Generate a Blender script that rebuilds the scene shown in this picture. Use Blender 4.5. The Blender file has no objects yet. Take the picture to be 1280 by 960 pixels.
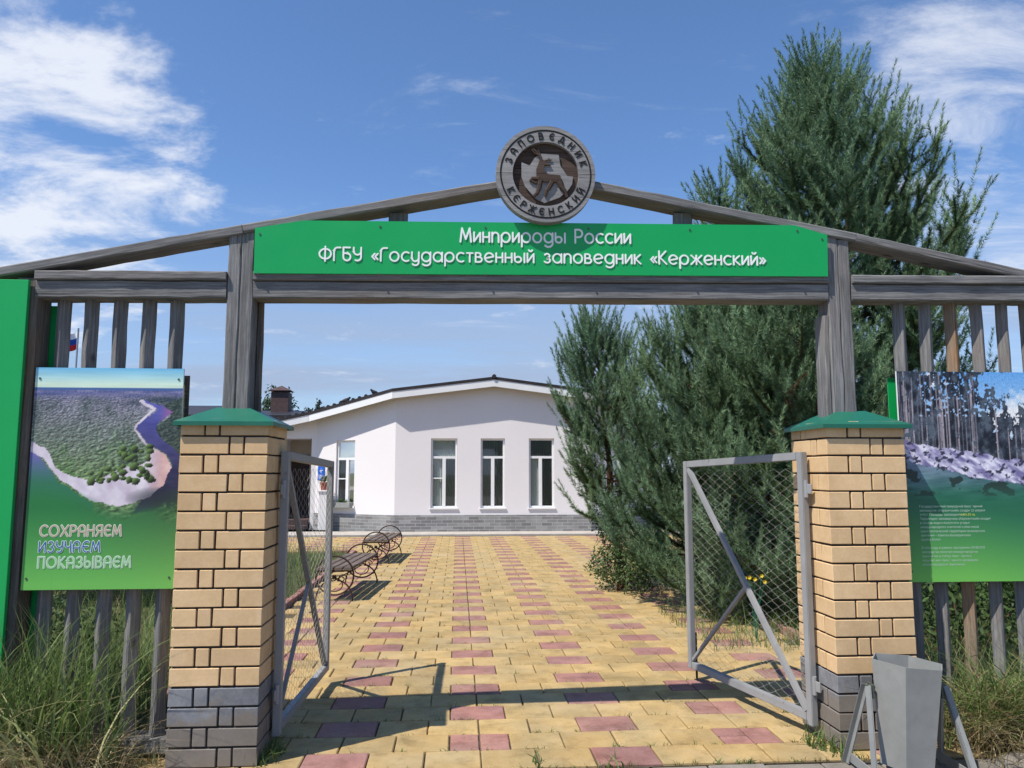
import bpy, bmesh, math, random
import numpy as np
from mathutils import Vector, Matrix

S = bpy.context.scene
COL = S.collection
R = math.radians
rng = np.random.default_rng(7)
random.seed(7)

# ------------------------------------------------------------------ camera
cam_d = bpy.data.cameras.new('camera')
cam_d.sensor_width = 36.0
cam_d.lens = 27.0
cam_d.clip_start = 0.05
cam_d.clip_end = 3000
cam = bpy.data.objects.new('camera', cam_d)
COL.objects.link(cam)
cam.location = (0, 0, 1.5)
cam.rotation_euler = (R(90 + 6.5), 0, R(-4.05))
S.camera = cam

# ------------------------------------------------------------------ light
SUN_TO = Vector((0.525, 0.35, -1.0)).normalized()      # the way the light travels
SUN_EL = math.asin(-SUN_TO.z)
SUN_AZ = math.atan2(-SUN_TO.x, -SUN_TO.y)               # clockwise from +Y
w = bpy.data.worlds.new('World')
S.world = w
w.use_nodes = True
nt = w.node_tree
nt.nodes.clear()
N = nt.nodes.new
L = nt.links.new
sky = N('ShaderNodeTexSky')
sky.sky_type = 'NISHITA'
sky.sun_disc = False
sky.sun_elevation = SUN_EL
sky.sun_rotation = SUN_AZ
sky.air_density = 1.0
sky.dust_density = 0.1
sky.ozone_density = 9.0
bg = N('ShaderNodeBackground')
bg.inputs[1].default_value = 0.098
L(sky.outputs[0], bg.inputs[0])
tc = N('ShaderNodeTexCoord')
sep = N('ShaderNodeSeparateXYZ')
L(tc.outputs['Generated'], sep.inputs[0])


def M(op, a, b=None, c=None, clamp=False):
    n = N('ShaderNodeMath')
    n.operation = op
    n.use_clamp = clamp
    for i, v in enumerate((a, b, c)):
        if v is None:
            continue
        if isinstance(v, (int, float)):
            n.inputs[i].default_value = v
        else:
            L(v, n.inputs[i])
    return n.outputs[0]


zc = M('MAXIMUM', sep.outputs[2], 0.0)
den = M('ADD', zc, 0.16)
px = M('DIVIDE', sep.outputs[0], den)
py = M('DIVIDE', sep.outputs[1], den)
cmb = N('ShaderNodeCombineXYZ')
L(px, cmb.inputs[0])
L(py, cmb.inputs[1])


def wnoise(scale, detail, rough, off, stretch=(1, 1, 1), rot=0.0, dist=0.0):
    mp = N('ShaderNodeMapping')
    mp.inputs['Location'].default_value = off
    mp.inputs['Scale'].default_value = stretch
    mp.inputs['Rotation'].default_value = (0, 0, rot)
    L(cmb.outputs[0], mp.inputs[0])
    t = N('ShaderNodeTexNoise')
    t.inputs['Scale'].default_value = scale
    t.inputs['Detail'].default_value = detail
    t.inputs['Roughness'].default_value = rough
    t.inputs['Distortion'].default_value = dist
    L(mp.outputs[0], t.inputs['Vector'])
    return t.outputs[0]


def bump_dir(d, inner, outer):
    # 1 near a compass direction of the sky, falling to 0: where a bank of cloud stands
    v = Vector(d).normalized()
    vm = N('ShaderNodeVectorMath')
    vm.operation = 'DOT_PRODUCT'
    nrm = N('ShaderNodeVectorMath')
    nrm.operation = 'NORMALIZE'
    L(tc.outputs['Generated'], nrm.inputs[0])
    L(nrm.outputs[0], vm.inputs[0])
    vm.inputs[1].default_value = v
    mr = N('ShaderNodeMapRange')
    mr.interpolation_type = 'SMOOTHSTEP'
    mr.inputs[1].default_value = math.cos(R(outer))
    mr.inputs[2].default_value = math.cos(R(inner))
    L(vm.outputs['Value'], mr.inputs[0])
    return mr.outputs[0]


def smooth(v, lo, hi):
    mr = N('ShaderNodeMapRange')
    mr.interpolation_type = 'SMOOTHSTEP'
    mr.inputs[1].default_value = lo
    mr.inputs[2].default_value = hi
    L(v, mr.inputs[0])
    return mr.outputs[0]


n1 = wnoise(2.6, 9, 0.62, (3.1, 1.7, 0), (1.0, 1.25, 1), 0.4, 0.25)
n2 = wnoise(0.9, 3, 0.5, (7.3, 2.2, 0))
bank_l = M('MAXIMUM', bump_dir((-0.46, 0.83, 0.33), 4, 14), M('MULTIPLY', bump_dir((-0.48, 0.74, 0.47), 1, 6), 0.6))
bank_r = M('MAXIMUM', bump_dir((0.55, 0.74, 0.42), 2, 13), bump_dir((0.60, 0.78, 0.28), 2, 10))
low = M('SUBTRACT', 1.0, smooth(sep.outputs[2], 0.10, 0.36))
dens = M('ADD', n1, M('MULTIPLY', bank_l, 0.27))
dens = M('ADD', dens, M('MULTIPLY', M('SUBTRACT', n2, 0.5), 0.25))
puffs = smooth(dens, 0.605, 0.82)
n3 = wnoise(1.9, 8, 0.66, (1.1, 5.7, 0), (0.9, 2.2, 1), 0.75, 0.6)
cirrus = M('MULTIPLY', smooth(M('ADD', n3, M('MULTIPLY', bank_r, 0.17)), 0.56, 0.90), 0.75)
n4 = wnoise(1.3, 7, 0.6, (0.3, 9.7, 0), (0.35, 1.3, 1), 0.1, 0.4)
veil = M('MULTIPLY', M('ADD', M('MULTIPLY', smooth(n4, 0.30, 0.62), 0.45), 0.50), low)
cl = M('MAXIMUM', M('MULTIPLY', puffs, 0.9), cirrus)
cbg = N('ShaderNodeBackground')
cbg.inputs[0].default_value = (0.68, 0.71, 0.78, 1)
cbg.inputs[1].default_value = 0.74
vbg = N('ShaderNodeBackground')
vbg.inputs[0].default_value = (0.25, 0.31, 0.43, 1)
vbg.inputs[1].default_value = 0.92
mixv = N('ShaderNodeMixShader')
L(veil, mixv.inputs[0])
L(bg.outputs[0], mixv.inputs[1])
L(vbg.outputs[0], mixv.inputs[2])
mix = N('ShaderNodeMixShader')
L(cl, mix.inputs[0])
L(mixv.outputs[0], mix.inputs[1])
L(cbg.outputs[0], mix.inputs[2])
wo = N('ShaderNodeOutputWorld')
L(mix.outputs[0], wo.inputs[0])

sun_d = bpy.data.lights.new('sun', 'SUN')
sun_d.energy = 3.4
sun_d.angle = R(0.55)
sun_d.color = (1.0, 0.95, 0.87)
sun = bpy.data.objects.new('sun', sun_d)
COL.objects.link(sun)
sun.rotation_euler = SUN_TO.to_track_quat('-Z', 'Y').to_euler()
sun.location = (-6, -4, 12)

S.view_settings.view_transform = 'Standard'
S.view_settings.look = 'None'
S.view_settings.exposure = 0.80
S.view_settings.gamma = 1.0
S.view_settings.use_curve_mapping = False


# ------------------------------------------------------------------ materials
def srgb(r, g, b):
    f = lambda c: (c / 255) / 12.92 if c / 255 <= 0.04045 else ((c / 255 + 0.055) / 1.055) ** 2.4
    return (f(r), f(g), f(b), 1)


class Mat:
    def __init__(s, name, base=(0.5, 0.5, 0.5), rough=0.7, metal=0.0, spec=0.4):
        s.m = bpy.data.materials.new(name)
        s.m.use_nodes = True
        s.nt = s.m.node_tree
        s.b = s.nt.nodes['Principled BSDF']
        s.b.inputs['Base Color'].default_value = (*base[:3], 1)
        s.b.inputs['Roughness'].default_value = rough
        s.b.inputs['Metallic'].default_value = metal
        s.b.inputs['Specular IOR Level'].default_value = spec

    def n(s, t, **kw):
        x = s.nt.nodes.new(t)
        for k, v in kw.items():
            setattr(x, k, v)
        return x

    def l(s, a, b):
        s.nt.links.new(a, b)

    def coord(s, scale=(1, 1, 1), kind='Object', rand=True):
        t = s.n('ShaderNodeTexCoord')
        m = s.n('ShaderNodeMapping')
        m.inputs['Scale'].default_value = scale
        if rand:
            oi = s.n('ShaderNodeObjectInfo')
            mu = s.n('ShaderNodeVectorMath', operation='SCALE')
            cb = s.n('ShaderNodeCombineXYZ')
            for i in range(3):
                s.l(oi.outputs['Random'], cb.inputs[i])
            s.l(cb.outputs[0], mu.inputs[0])
            mu.inputs['Scale'].default_value = 37.0
            ad = s.n('ShaderNodeVectorMath', operation='ADD')
            s.l(t.outputs[kind], ad.inputs[0])
            s.l(mu.outputs[0], ad.inputs[1])
            s.l(ad.outputs[0], m.inputs[0])
        else:
            s.l(t.outputs[kind], m.inputs[0])
        return m.outputs[0]

    def noise(s, vec, scale, detail=5, rough=0.6, dist=0.0):
        t = s.n('ShaderNodeTexNoise')
        t.inputs['Scale'].default_value = scale
        t.inputs['Detail'].default_value = detail
        t.inputs['Roughness'].default_value = rough
        t.inputs['Distortion'].default_value = dist
        s.l(vec, t.inputs['Vector'])
        return t.outputs[0]

    def ramp(s, fac, stops):
        r = s.n('ShaderNodeValToRGB')
        e = r.color_ramp.elements
        while len(e) < len(stops):
            e.new(0.5)
        for i, (p, c) in enumerate(stops):
            e[i].position = p
            e[i].color = (*c[:3], 1)
        s.l(fac, r.inputs[0])
        return r.outputs[0]

    def mix(s, a, b, fac, mode='MIX'):
        m = s.n('ShaderNodeMix', data_type='RGBA', blend_type=mode)
        for sock, v in ((m.inputs[0], fac), (m.inputs[6], a), (m.inputs[7], b)):
            if isinstance(v, (int, float)):
                sock.default_value = v
            elif isinstance(v, tuple):
                sock.default_value = (*v[:3], 1)
            else:
                s.l(v, sock)
        return m.outputs[2]

    def base(s, c):
        s.l(c, s.b.inputs['Base Color'])

    def bump(s, h, strength=0.3, dist=0.01):
        b = s.n('ShaderNodeBump')
        b.inputs['Strength'].default_value = strength
        b.inputs['Distance'].default_value = dist
        s.l(h, b.inputs['Height'])
        s.l(b.outputs[0], s.b.inputs['Normal'])

    def rand(s):
        return s.n('ShaderNodeObjectInfo').outputs['Random']


MT = {}


def speckled(name, c0, c1, scale=12, rough=0.8, bump=0.25, bd=0.004, var=0.25, fine=90, dirt=None, fmix=0.4, stain=None, weather=None):
    m = Mat(name, rough=rough, spec=0.25)
    v = m.coord()
    n = m.noise(v, scale, 6, 0.65)
    col = m.ramp(n, [(0.3, c0), (0.7, c1)])
    f = m.noise(v, fine, 3, 0.6)
    col = m.mix(col, m.ramp(f, [(0.3, (0.55, 0.55, 0.55)), (0.62, (1, 1, 1))]), fmix, 'MULTIPLY')
    rv = m.ramp(m.rand(), [(0.0, (1 - var, 1 - var, 1 - var)), (1.0, (1, 1, 1))])
    col = m.mix(col, rv, 1.0, 'MULTIPLY')
    if dirt:
        d = m.noise(m.coord(rand=False, kind='Object'), 3.1, 5, 0.7)
        col = m.mix(col, dirt, m.ramp(d, [(0.52, (0, 0, 0)), (0.75, (0.6, 0.6, 0.6))]))
    if weather:
        geo = m.n('ShaderNodeNewGeometry')
        w1 = m.noise(geo.outputs['Position'], 7.0, 6, 0.7)
        w2 = m.noise(geo.outputs['Position'], 2.2, 5, 0.65)
        col = m.mix(col, weather, m.ramp(w1, [(0.55, (0, 0, 0)), (0.75, (0.42, 0.42, 0.42))]))
        col = m.mix(col, m.ramp(w2, [(0.35, (0.80, 0.77, 0.73)), (0.6, (1, 1, 1))]), 0.8, 'MULTIPLY')
        sx_ = m.n('ShaderNodeSeparateXYZ')
        m.l(geo.outputs['Position'], sx_.inputs[0])
        hh = m.n('ShaderNodeMath', operation='MULTIPLY_ADD')
        m.l(w1, hh.inputs[0])
        hh.inputs[1].default_value = -0.5
        m.l(sx_.outputs[2], hh.inputs[2])
        col = m.mix(col, (0.21, 0.165, 0.115), m.ramp(hh.outputs[0], [(0.0, (0.6, 0.6, 0.6)), (0.06, (0, 0, 0))]))
    if stain:
        geo = m.n('ShaderNodeNewGeometry')
        s1 = m.noise(geo.outputs['Position'], 1.1, 6, 0.7)
        s2 = m.noise(geo.outputs['Position'], 6.5, 5, 0.65)
        s3 = m.noise(geo.outputs['Position'], 3.4, 0, 0.5)
        col = m.mix(col, m.ramp(s3, [(0.35, (0.84, 0.86, 0.90)), (0.65, (1.06, 1.02, 0.96))]), 0.8, 'MULTIPLY')
        col = m.mix(col, stain, m.ramp(s1, [(0.48, (0, 0, 0)), (0.72, (0.55, 0.55, 0.55))]))
        col = m.mix(col, m.ramp(s2, [(0.30, (0.62, 0.60, 0.57)), (0.5, (1, 1, 1))]), 0.75, 'MULTIPLY')
        vo = m.n('ShaderNodeTexVoronoi')
        vo.inputs['Scale'].default_value = 16.0
        m.l(geo.outputs['Position'], vo.inputs['Vector'])
        pit = m.ramp(vo.outputs['Distance'], [(0.05, (0.4, 0.37, 0.33)), (0.11, (1, 1, 1))])
        col = m.mix(col, pit, 0.45, 'MULTIPLY')
    m.base(col)
    m.bump(f, bump, bd)
    MT[name] = m.m
    return m


speckled('brick_yellow', (0.72, 0.49, 0.262), (0.79, 0.55, 0.305), 9, 0.75, 0.10, 0.002, 0.14, 60, fmix=.18, weather=(0.80, 0.62, 0.42))
speckled('brick_grey', (0.20, 0.205, 0.22), (0.29, 0.295, 0.31), 9, 0.7, 0.15, 0.002, 0.22, 60, weather=(0.38, 0.37, 0.36))
speckled('mortar', (0.035, 0.032, 0.03), (0.07, 0.062, 0.055), 30, 0.95)
speckled('paver_yellow', (0.43, 0.298, 0.125), (0.57, 0.41, 0.185), 5, 0.85, 0.35, 0.003, 0.22, 120, stain=(0.46, 0.37, 0.23))
speckled('paver_red', (0.32, 0.155, 0.13), (0.43, 0.225, 0.19), 7, 0.85, 0.4, 0.003, 0.22, 110, stain=(0.40, 0.29, 0.21))
speckled('paver_grey', (0.20, 0.18, 0.15), (0.30, 0.27, 0.23), 7, 0.9, 0.4, 0.003, 0.2, 90)
speckled('soil', (0.075, 0.055, 0.035), (0.15, 0.12, 0.075), 4, 0.95, 0.5, 0.02, 0.0, 50)
speckled('bounce_road_dust', (0.22, 0.195, 0.16), (0.33, 0.30, 0.25), 2, 0.9, 0.3, 0.01, 0.0, 60)
speckled('bedding', (0.07, 0.055, 0.035), (0.17, 0.13, 0.075), 14, 0.95, 0.5, 0.01, 0.0, 80)
speckled('lawn_soil', (0.05, 0.06, 0.022), (0.11, 0.12, 0.045), 2, 0.95, 0.5, 0.02, 0.0, 40)
speckled('plaster', (0.76, 0.725, 0.72), (0.79, 0.755, 0.75), .8, 0.85, 0.05, 0.003, 0.0, 60, fmix=.06)
speckled('plaster_beige', (0.47, 0.42, 0.34), (0.53, 0.47, 0.39), 1.5, 0.85, 0.05, 0.003, 0.0, 60, fmix=.08)
speckled('concrete', (0.42, 0.38, 0.33), (0.55, 0.50, 0.44), 4, 0.9, 0.3, 0.004, 0.1, 60)
speckled('bark', (0.055, 0.035, 0.024), (0.16, 0.085, 0.05), 14, 0.9, 0.6, 0.01, 0.0, 60)
speckled('roof_dark', (0.028, 0.022, 0.022), (0.05, 0.042, 0.042), 4, 0.45, 0.05, 0.002, 0.15, 40)
speckled('chimney_brown', (0.07, 0.045, 0.042), (0.11, 0.07, 0.065), 6, 0.6, 0.1, 0.002, 0.0, 30)
speckled('door_brown', (0.035, 0.022, 0.017), (0.07, 0.045, 0.035), 6, 0.5, 0.1, 0.002, 0.0, 40)
speckled('terracotta', (0.36, 0.10, 0.06), (0.45, 0.14, 0.085), 10, 0.8)
speckled('iron', (0.028, 0.016, 0.012), (0.07, 0.038, 0.028), 20, 0.55, 0.1, 0.001, 0.1, 80)


def wood(name, dark, mid, light, sc=(2.2, 60, 60), rust=0.0, bump=0.5):
    m = Mat(name, rough=0.85, spec=0.2)
    v = m.coord(sc)
    g = m.noise(v, 1.7, 8, 0.72, 0.4)
    col = m.ramp(g, [(0.28, dark), (0.5, mid), (0.74, light)])
    v2 = m.coord((1.2, 3, 3))
    p = m.noise(v2, 1.3, 5, 0.65)
    col = m.mix(col, m.ramp(p, [(0.3, (0.45, 0.45, 0.47)), (0.65, (1, 1, 1))]), 0.7, 'MULTIPLY')
    # long drying cracks
    v3 = m.coord((0.7, 60, 60))
    c = m.noise(v3, 1.0, 4, 0.6, 0.3)
    crack = m.ramp(c, [(0.30, (0.12, 0.11, 0.10)), (0.37, (1, 1, 1))])
    col = m.mix(col, crack, 0.85, 'MULTIPLY')
    # knots
    vo = m.n('ShaderNodeTexVoronoi')
    vo.inputs['Scale'].default_value = 2.3
    m.l(m.coord((1, 2.2, 2.2)), vo.inputs['Vector'])
    kn = m.ramp(vo.outputs['Distance'], [(0.045, (0.25, 0.2, 0.17)), (0.10, (1, 1, 1))])
    col = m.mix(col, kn, 0.75, 'MULTIPLY')
    if rust > 0:
        q = m.noise(m.coord((0.8, 2, 2)), 1.5, 4, 0.6)
        col = m.mix(col, (0.36, 0.19, 0.075), m.ramp(q, [(0.5, (0, 0, 0)), (0.7, (rust, rust, rust))]))
    m.base(col)
    m.bump(g, bump, 0.006)
    MT[name] = m.m


wood('wood_grey', (0.09, 0.09, 0.09), (0.205, 0.202, 0.198), (0.38, 0.372, 0.36), rust=0.12)
wood('wood_dark', (0.06, 0.053, 0.045), (0.14, 0.125, 0.108), (0.25, 0.225, 0.195), rust=0.35)
wood('wood_fresh', (0.13, 0.085, 0.055), (0.27, 0.20, 0.14), (0.42, 0.33, 0.24), rust=0.75)
wood('wood_disc', (0.17, 0.165, 0.162), (0.285, 0.278, 0.272), (0.38, 0.37, 0.362), sc=(1.8, 40, 40), bump=0.35)
wood('wood_disc_brown', (0.04, 0.027, 0.021), (0.085, 0.058, 0.045), (0.14, 0.10, 0.08), sc=(1.8, 40, 40), bump=0.35)
wood('wood_bench', (0.08, 0.058, 0.045), (0.17, 0.13, 0.105), (0.27, 0.225, 0.19))


def paint(name, c, rough=0.4, spec=0.45, var=0.06, sc=4, wear=None, metal=0.0):
    m = Mat(name, c, rough, metal, spec)
    v = m.coord()
    n = m.noise(v, sc, 6, 0.6)
    k = 1 - var
    col = m.ramp(n, [(0.3, tuple(x * k for x in c)), (0.7, c)])
    if wear:
        q = m.noise(v, 18, 6, 0.7)
        col = m.mix(col, wear, m.ramp(q, [(0.62, (0, 0, 0)), (0.72, (0.8, 0.8, 0.8))]))
    m.base(col)
    rr = m.ramp(n, [(0.3, (rough * 0.85,) * 3), (0.7, (min(1, rough * 1.2),) * 3)])
    m.l(rr, m.b.inputs['Roughness'])
    m.bump(m.noise(v, 30, 3), 0.04, 0.002)
    MT[name] = m.m


paint('sign_green', (0.004, 0.36, 0.085), 0.32, 0.5)
paint('cap_green', (0.012, 0.135, 0.085), 0.4, 0.5, 0.15)
paint('letter_white', (0.86, 0.86, 0.85), 0.45)
paint('gate_grey', (0.30, 0.302, 0.302), 0.5, 0.45, 0.18, 6, wear=(0.16, 0.12, 0.09))
paint('bin_grey', (0.275, 0.28, 0.265), 0.55, 0.4, 0.22, 7, wear=(0.19, 0.18, 0.165))
paint('frame_white', (0.82, 0.82, 0.82), 0.4)
paint('fascia_white', (0.80, 0.80, 0.80), 0.5)
paint('wire', (0.42, 0.40, 0.36), 0.5, 0.5, 0.3, 9)
paint('plaque_blue', (0.015, 0.12, 0.55), 0.35)
paint('flag_white', (0.75, 0.75, 0.78), 0.8)
paint('flag_blue', (0.01, 0.08, 0.40), 0.8)
paint('flag_red', (0.55, 0.025, 0.03), 0.8)
paint('dark_engrave', (0.022, 0.02, 0.019), 0.85, 0.2, 0.3, 20)
paint('screw', (0.10, 0.12, 0.10), 0.4, 0.5, metal=0.5)
paint('txt_orange', (0.50, 0.34, 0.22), 0.5)
paint('txt_blue', (0.03, 0.12, 0.36), 0.5)
paint('txt_pale', (0.32, 0.60, 0.30), 0.5)
paint('txt_light', (0.62, 0.74, 0.62), 0.5)
paint('txt_white', (0.50, 0.66, 0.52), 0.5)
paint('txt_yellow', (0.75, 0.80, 0.08), 0.5)
paint('curtain', (0.55, 0.56, 0.54), 0.9, 0.1)
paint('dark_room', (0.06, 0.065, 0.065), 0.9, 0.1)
paint('bird_dark', (0.03, 0.03, 0.035), 0.7)
paint('petal_yellow', (0.80, 0.58, 0.01), 0.6)
paint('pole_metal', (0.35, 0.35, 0.36), 0.4, 0.5, metal=0.5)

# window glass: a thin sheet, part see-through, part mirror
g = Mat('glass')
g.nt.nodes.clear()
tr = g.n('ShaderNodeBsdfTransparent')
tr.inputs[0].default_value = (0.78, 0.83, 0.81, 1)
gl = g.n('ShaderNodeBsdfGlossy')
gl.inputs['Roughness'].default_value = 0.02
fr = g.n('ShaderNodeFresnel')
fr.inputs[0].default_value = 2.0
mx = g.n('ShaderNodeMixShader')
g.l(fr.outputs[0], mx.inputs[0])
g.l(tr.outputs[0], mx.inputs[1])
g.l(gl.outputs[0], mx.inputs[2])
oo = g.n('ShaderNodeOutputMaterial')
g.l(mx.outputs[0], oo.inputs[0])
MT['glass'] = g.m

# plinth of thin grey clinker, seen from twenty metres
m = Mat('plinth_brick', rough=0.85, spec=0.2)
t = m.n('ShaderNodeTexCoord')
bt = m.n('ShaderNodeTexBrick')
bt.inputs['Color1'].default_value = (0.20, 0.195, 0.195, 1)
bt.inputs['Color2'].default_value = (0.36, 0.355, 0.35, 1)
bt.inputs['Mortar'].default_value = (0.42, 0.41, 0.39, 1)
bt.inputs['Scale'].default_value = 1.0
bt.inputs['Mortar Size'].default_value = 0.006
bt.inputs['Brick Width'].default_value = 0.26
bt.inputs['Row Height'].default_value = 0.078
bt.inputs['Bias'].default_value = -0.1
m.l(t.outputs['UV'], bt.inputs['Vector'])
nn = m.noise(m.coord(rand=False), 3, 5, 0.6)
m.base(m.mix(bt.outputs['Color'], m.ramp(nn, [(0.3, (0.7, 0.7, 0.7)), (0.7, (1, 1, 1))]), 0.8, 'MULTIPLY'))
m.bump(bt.outputs['Fac'], -0.6, 0.01)
MT['plinth_brick'] = m.m


def leafmat(name, attr='tint', rough=0.6, trans=0.25, k=1.0):
    m = Mat(name, rough=rough, spec=0.25)
    a = m.n('ShaderNodeAttribute', attribute_name=attr)
    m.base(a.outputs['Color'])
    out = m.nt.nodes['Material Output']
    tl = m.n('ShaderNodeBsdfTranslucent')
    m.l(a.outputs['Color'], tl.inputs[0])
    mx = m.n('ShaderNodeMixShader')
    mx.inputs[0].default_value = trans
    m.l(m.b.outputs[0], mx.inputs[1])
    m.l(tl.outputs[0], mx.inputs[2])
    m.l(mx.outputs[0], out.inputs[0])
    MT[name] = m.m


leafmat('needle', rough=0.5, trans=0.2)
leafmat('leaf', rough=0.5, trans=0.3)
leafmat('blade', rough=0.6, trans=0.3)
m = Mat('print', rough=0.33, spec=0.45)
a = m.n('ShaderNodeAttribute', attribute_name='tint')
m.base(a.outputs['Color'])
MT['print'] = m.m


# ------------------------------------------------------------------ building helpers
class MB:
    """collects faces and links them as one mesh object"""

    def __init__(s):
        s.v = []
        s.f = []

    def add(s, vs, fs):
        o = len(s.v)
        s.v += [tuple(p) for p in vs]
        s.f += [tuple(i + o for i in q) for q in fs]
        return s

    def box(s, x0, x1, y0, y1, z0, z1, b=0.0):
        if b <= 0:
            vs = [(x, y, z) for z in (z0, z1) for y in (y0, y1) for x in (x0, x1)]
            return s.add(vs, [(0, 2, 3, 1), (4, 5, 7, 6), (0, 1, 5, 4), (2, 6, 7, 3), (0, 4, 6, 2), (1, 3, 7, 5)])
        bm = bmesh.new()
        bmesh.ops.create_cube(bm, size=1)
        bmesh.ops.scale(bm, vec=(x1 - x0, y1 - y0, z1 - z0), verts=bm.verts)
        bmesh.ops.translate(bm, vec=((x0 + x1) / 2, (y0 + y1) / 2, (z0 + z1) / 2), verts=bm.verts)
        bmesh.ops.bevel(bm, geom=bm.edges[:], offset=b, segments=1, affect='EDGES')
        bm.verts.index_update()
        vs = [v.co[:] for v in bm.verts]
        fs = [[v.index for v in f.verts] for f in bm.faces]
        bm.free()
        return s.add(vs, fs)

    def tube(s, pts, r, n=6, closed=False, flat=None, cap=True):
        """sweep; r a number or one per point; flat=(axis vector, factor) squashes the section"""
        P = [Vector(p) for p in pts]
        k = len(P)
        rr = [r] * k if isinstance(r, (int, float)) else list(r)
        T = []
        for i in range(k):
            if closed:
                d = P[(i + 1) % k] - P[i - 1]
            else:
                d = P[min(i + 1, k - 1)] - P[max(i - 1, 0)]
            T.append(d.normalized() if d.length > 1e-9 else Vector((0, 0, 1)))
        ref = Vector((0, 1, 0)) if abs(T[0].y) < 0.9 else Vector((1, 0, 0))
        u = (ref - T[0] * ref.dot(T[0])).normalized()
        rings = []
        for i in range(k):
            u = (u - T[i] * u.dot(T[i])).normalized()
            vv = T[i].cross(u)
            ring = []
            for j in range(n):
                a = 2 * math.pi * (j + 0.5) / n
                o = (u * math.cos(a) + vv * math.sin(a)) * rr[i]
                if flat:
                    ax, fk = flat
                    ax = Vector(ax)
                    o = o - ax * o.dot(ax) * (1 - fk)
                ring.append(P[i] + o)
            rings.append(ring)
        vs = [p for ring in rings for p in ring]
        fs = []
        for i in range(k if closed else k - 1):
            a0, b0 = i * n, ((i + 1) % k) * n
            for j in range(n):
                j2 = (j + 1) % n
                fs.append((a0 + j, a0 + j2, b0 + j2, b0 + j))
        if cap and not closed:
            fs.append(tuple(reversed(range(n))))
            fs.append(tuple((k - 1) * n + j for j in range(n)))
        return s.add(vs, fs)

    def ribbon(s, pts, w, t, closed=False, lift=0.0):
        """a flat-faced stroke in an x,z plane facing -y: half width w, thickness t; sharp corners become joined strokes"""
        P = [Vector(p) for p in pts]
        if not closed:
            cut = [0]
            for i in range(1, len(P) - 1):
                if (P[i] - P[i - 1]).angle(P[i + 1] - P[i], 0) > R(70):
                    cut.append(i)
            cut.append(len(P) - 1)
            if len(cut) > 2:
                for j, (a, b) in enumerate(zip(cut, cut[1:])):
                    s.ribbon(P[a:b + 1], w, t, False, lift + .00022 * j)
                return s
        k = len(P)
        rings = []
        for i in range(k):
            a = P[i] - P[i - 1] if (closed or i > 0) else P[1] - P[0]
            b = P[(i + 1) % k] - P[i] if (closed or i < k - 1) else P[-1] - P[-2]
            a, b = a.normalized(), b.normalized()
            d = (a + b).normalized()
            m = w / max(.5, d.dot(a))
            rings.append((P[i], Vector((-d.z, 0, d.x)), m))
        if not closed:
            d0, d1 = (P[0] - P[1]).normalized(), (P[-1] - P[-2]).normalized()
            n0, n1 = rings[0][1], rings[-1][1]
            rings = [(P[0] + d0 * w * .95, n0, w * .35), (P[0] + d0 * w * .6, n0, w * .8)] + rings + [(P[-1] + d1 * w * .6, n1, w * .8), (P[-1] + d1 * w * .95, n1, w * .35)]
        sec = [(-1, 0), (-1, -.65), (-.86, -1), (.86, -1), (1, -.65), (1, 0)]
        vs = [p + n * (o * m) + Vector((0, y * t - lift, 0)) for p, n, m in rings for o, y in sec]
        q = len(rings)
        fs = []
        for i in range(q if closed else q - 1):
            a0, b0 = i * 6, ((i + 1) % q) * 6
            fs += [(a0 + j, a0 + j + 1, b0 + j + 1, b0 + j) for j in range(5)]
        if not closed:
            fs += [tuple(range(6)), tuple((q - 1) * 6 + j for j in range(6))]
        return s.add(vs, fs)

    def prism(s, poly, y0, y1):
        """polygon in x,z swept from y0 (front) to y1"""
        n = len(poly)
        vs = [(x, y0, z) for x, z in poly] + [(x, y1, z) for x, z in poly]
        fs = [tuple(range(n)), tuple(reversed(range(n, 2 * n)))]
        fs += [(i, i + n, (i + 1) % n + n, (i + 1) % n) for i in range(n)]
        return s.add(vs, fs)

    def build(s, name, mat, parent=None, loc=None, rot=None, smooth=False):
        me = bpy.data.meshes.new(name)
        me.from_pydata(s.v, [], s.f)
        if mat:
            me.materials.append(MT[mat])
        if smooth:
            me.shade_smooth()
        bm = bmesh.new()
        bm.from_mesh(me)
        bmesh.ops.recalc_face_normals(bm, faces=bm.faces)
        bm.to_mesh(me)
        bm.free()
        return link(name, me, parent, loc, rot)


def link(name, me, parent=None, loc=None, rot=None):
    o = bpy.data.objects.new(name, me)
    COL.objects.link(o)
    if loc is not None:
        o.location = loc
    if rot is not None:
        o.rotation_euler = rot
    if parent is not None:
        o.parent = parent
    return o


def wp(o, parent):
    """parent an object that was laid out in world space under an unrotated root"""
    o.parent = parent
    base = Vector(parent.location)
    if parent.parent is not None:
        base = base + parent.parent.location
    o.location = Vector(o.location) - base
    return o


def tag(o, label, cat, group=None):
    o['label'] = label
    o['category'] = cat
    if group:
        o['group'] = group
    return o


def thing(name, label, cat, loc=(0, 0, 0), rz=0.0, group=None):
    o = bpy.data.objects.new(name, None)
    COL.objects.link(o)
    o.location = loc
    o.rotation_euler = (0, 0, rz)
    o.empty_display_size = 0.2
    return tag(o, label, cat, group)


def kind(o, k):
    o['kind'] = k
    return o


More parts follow.
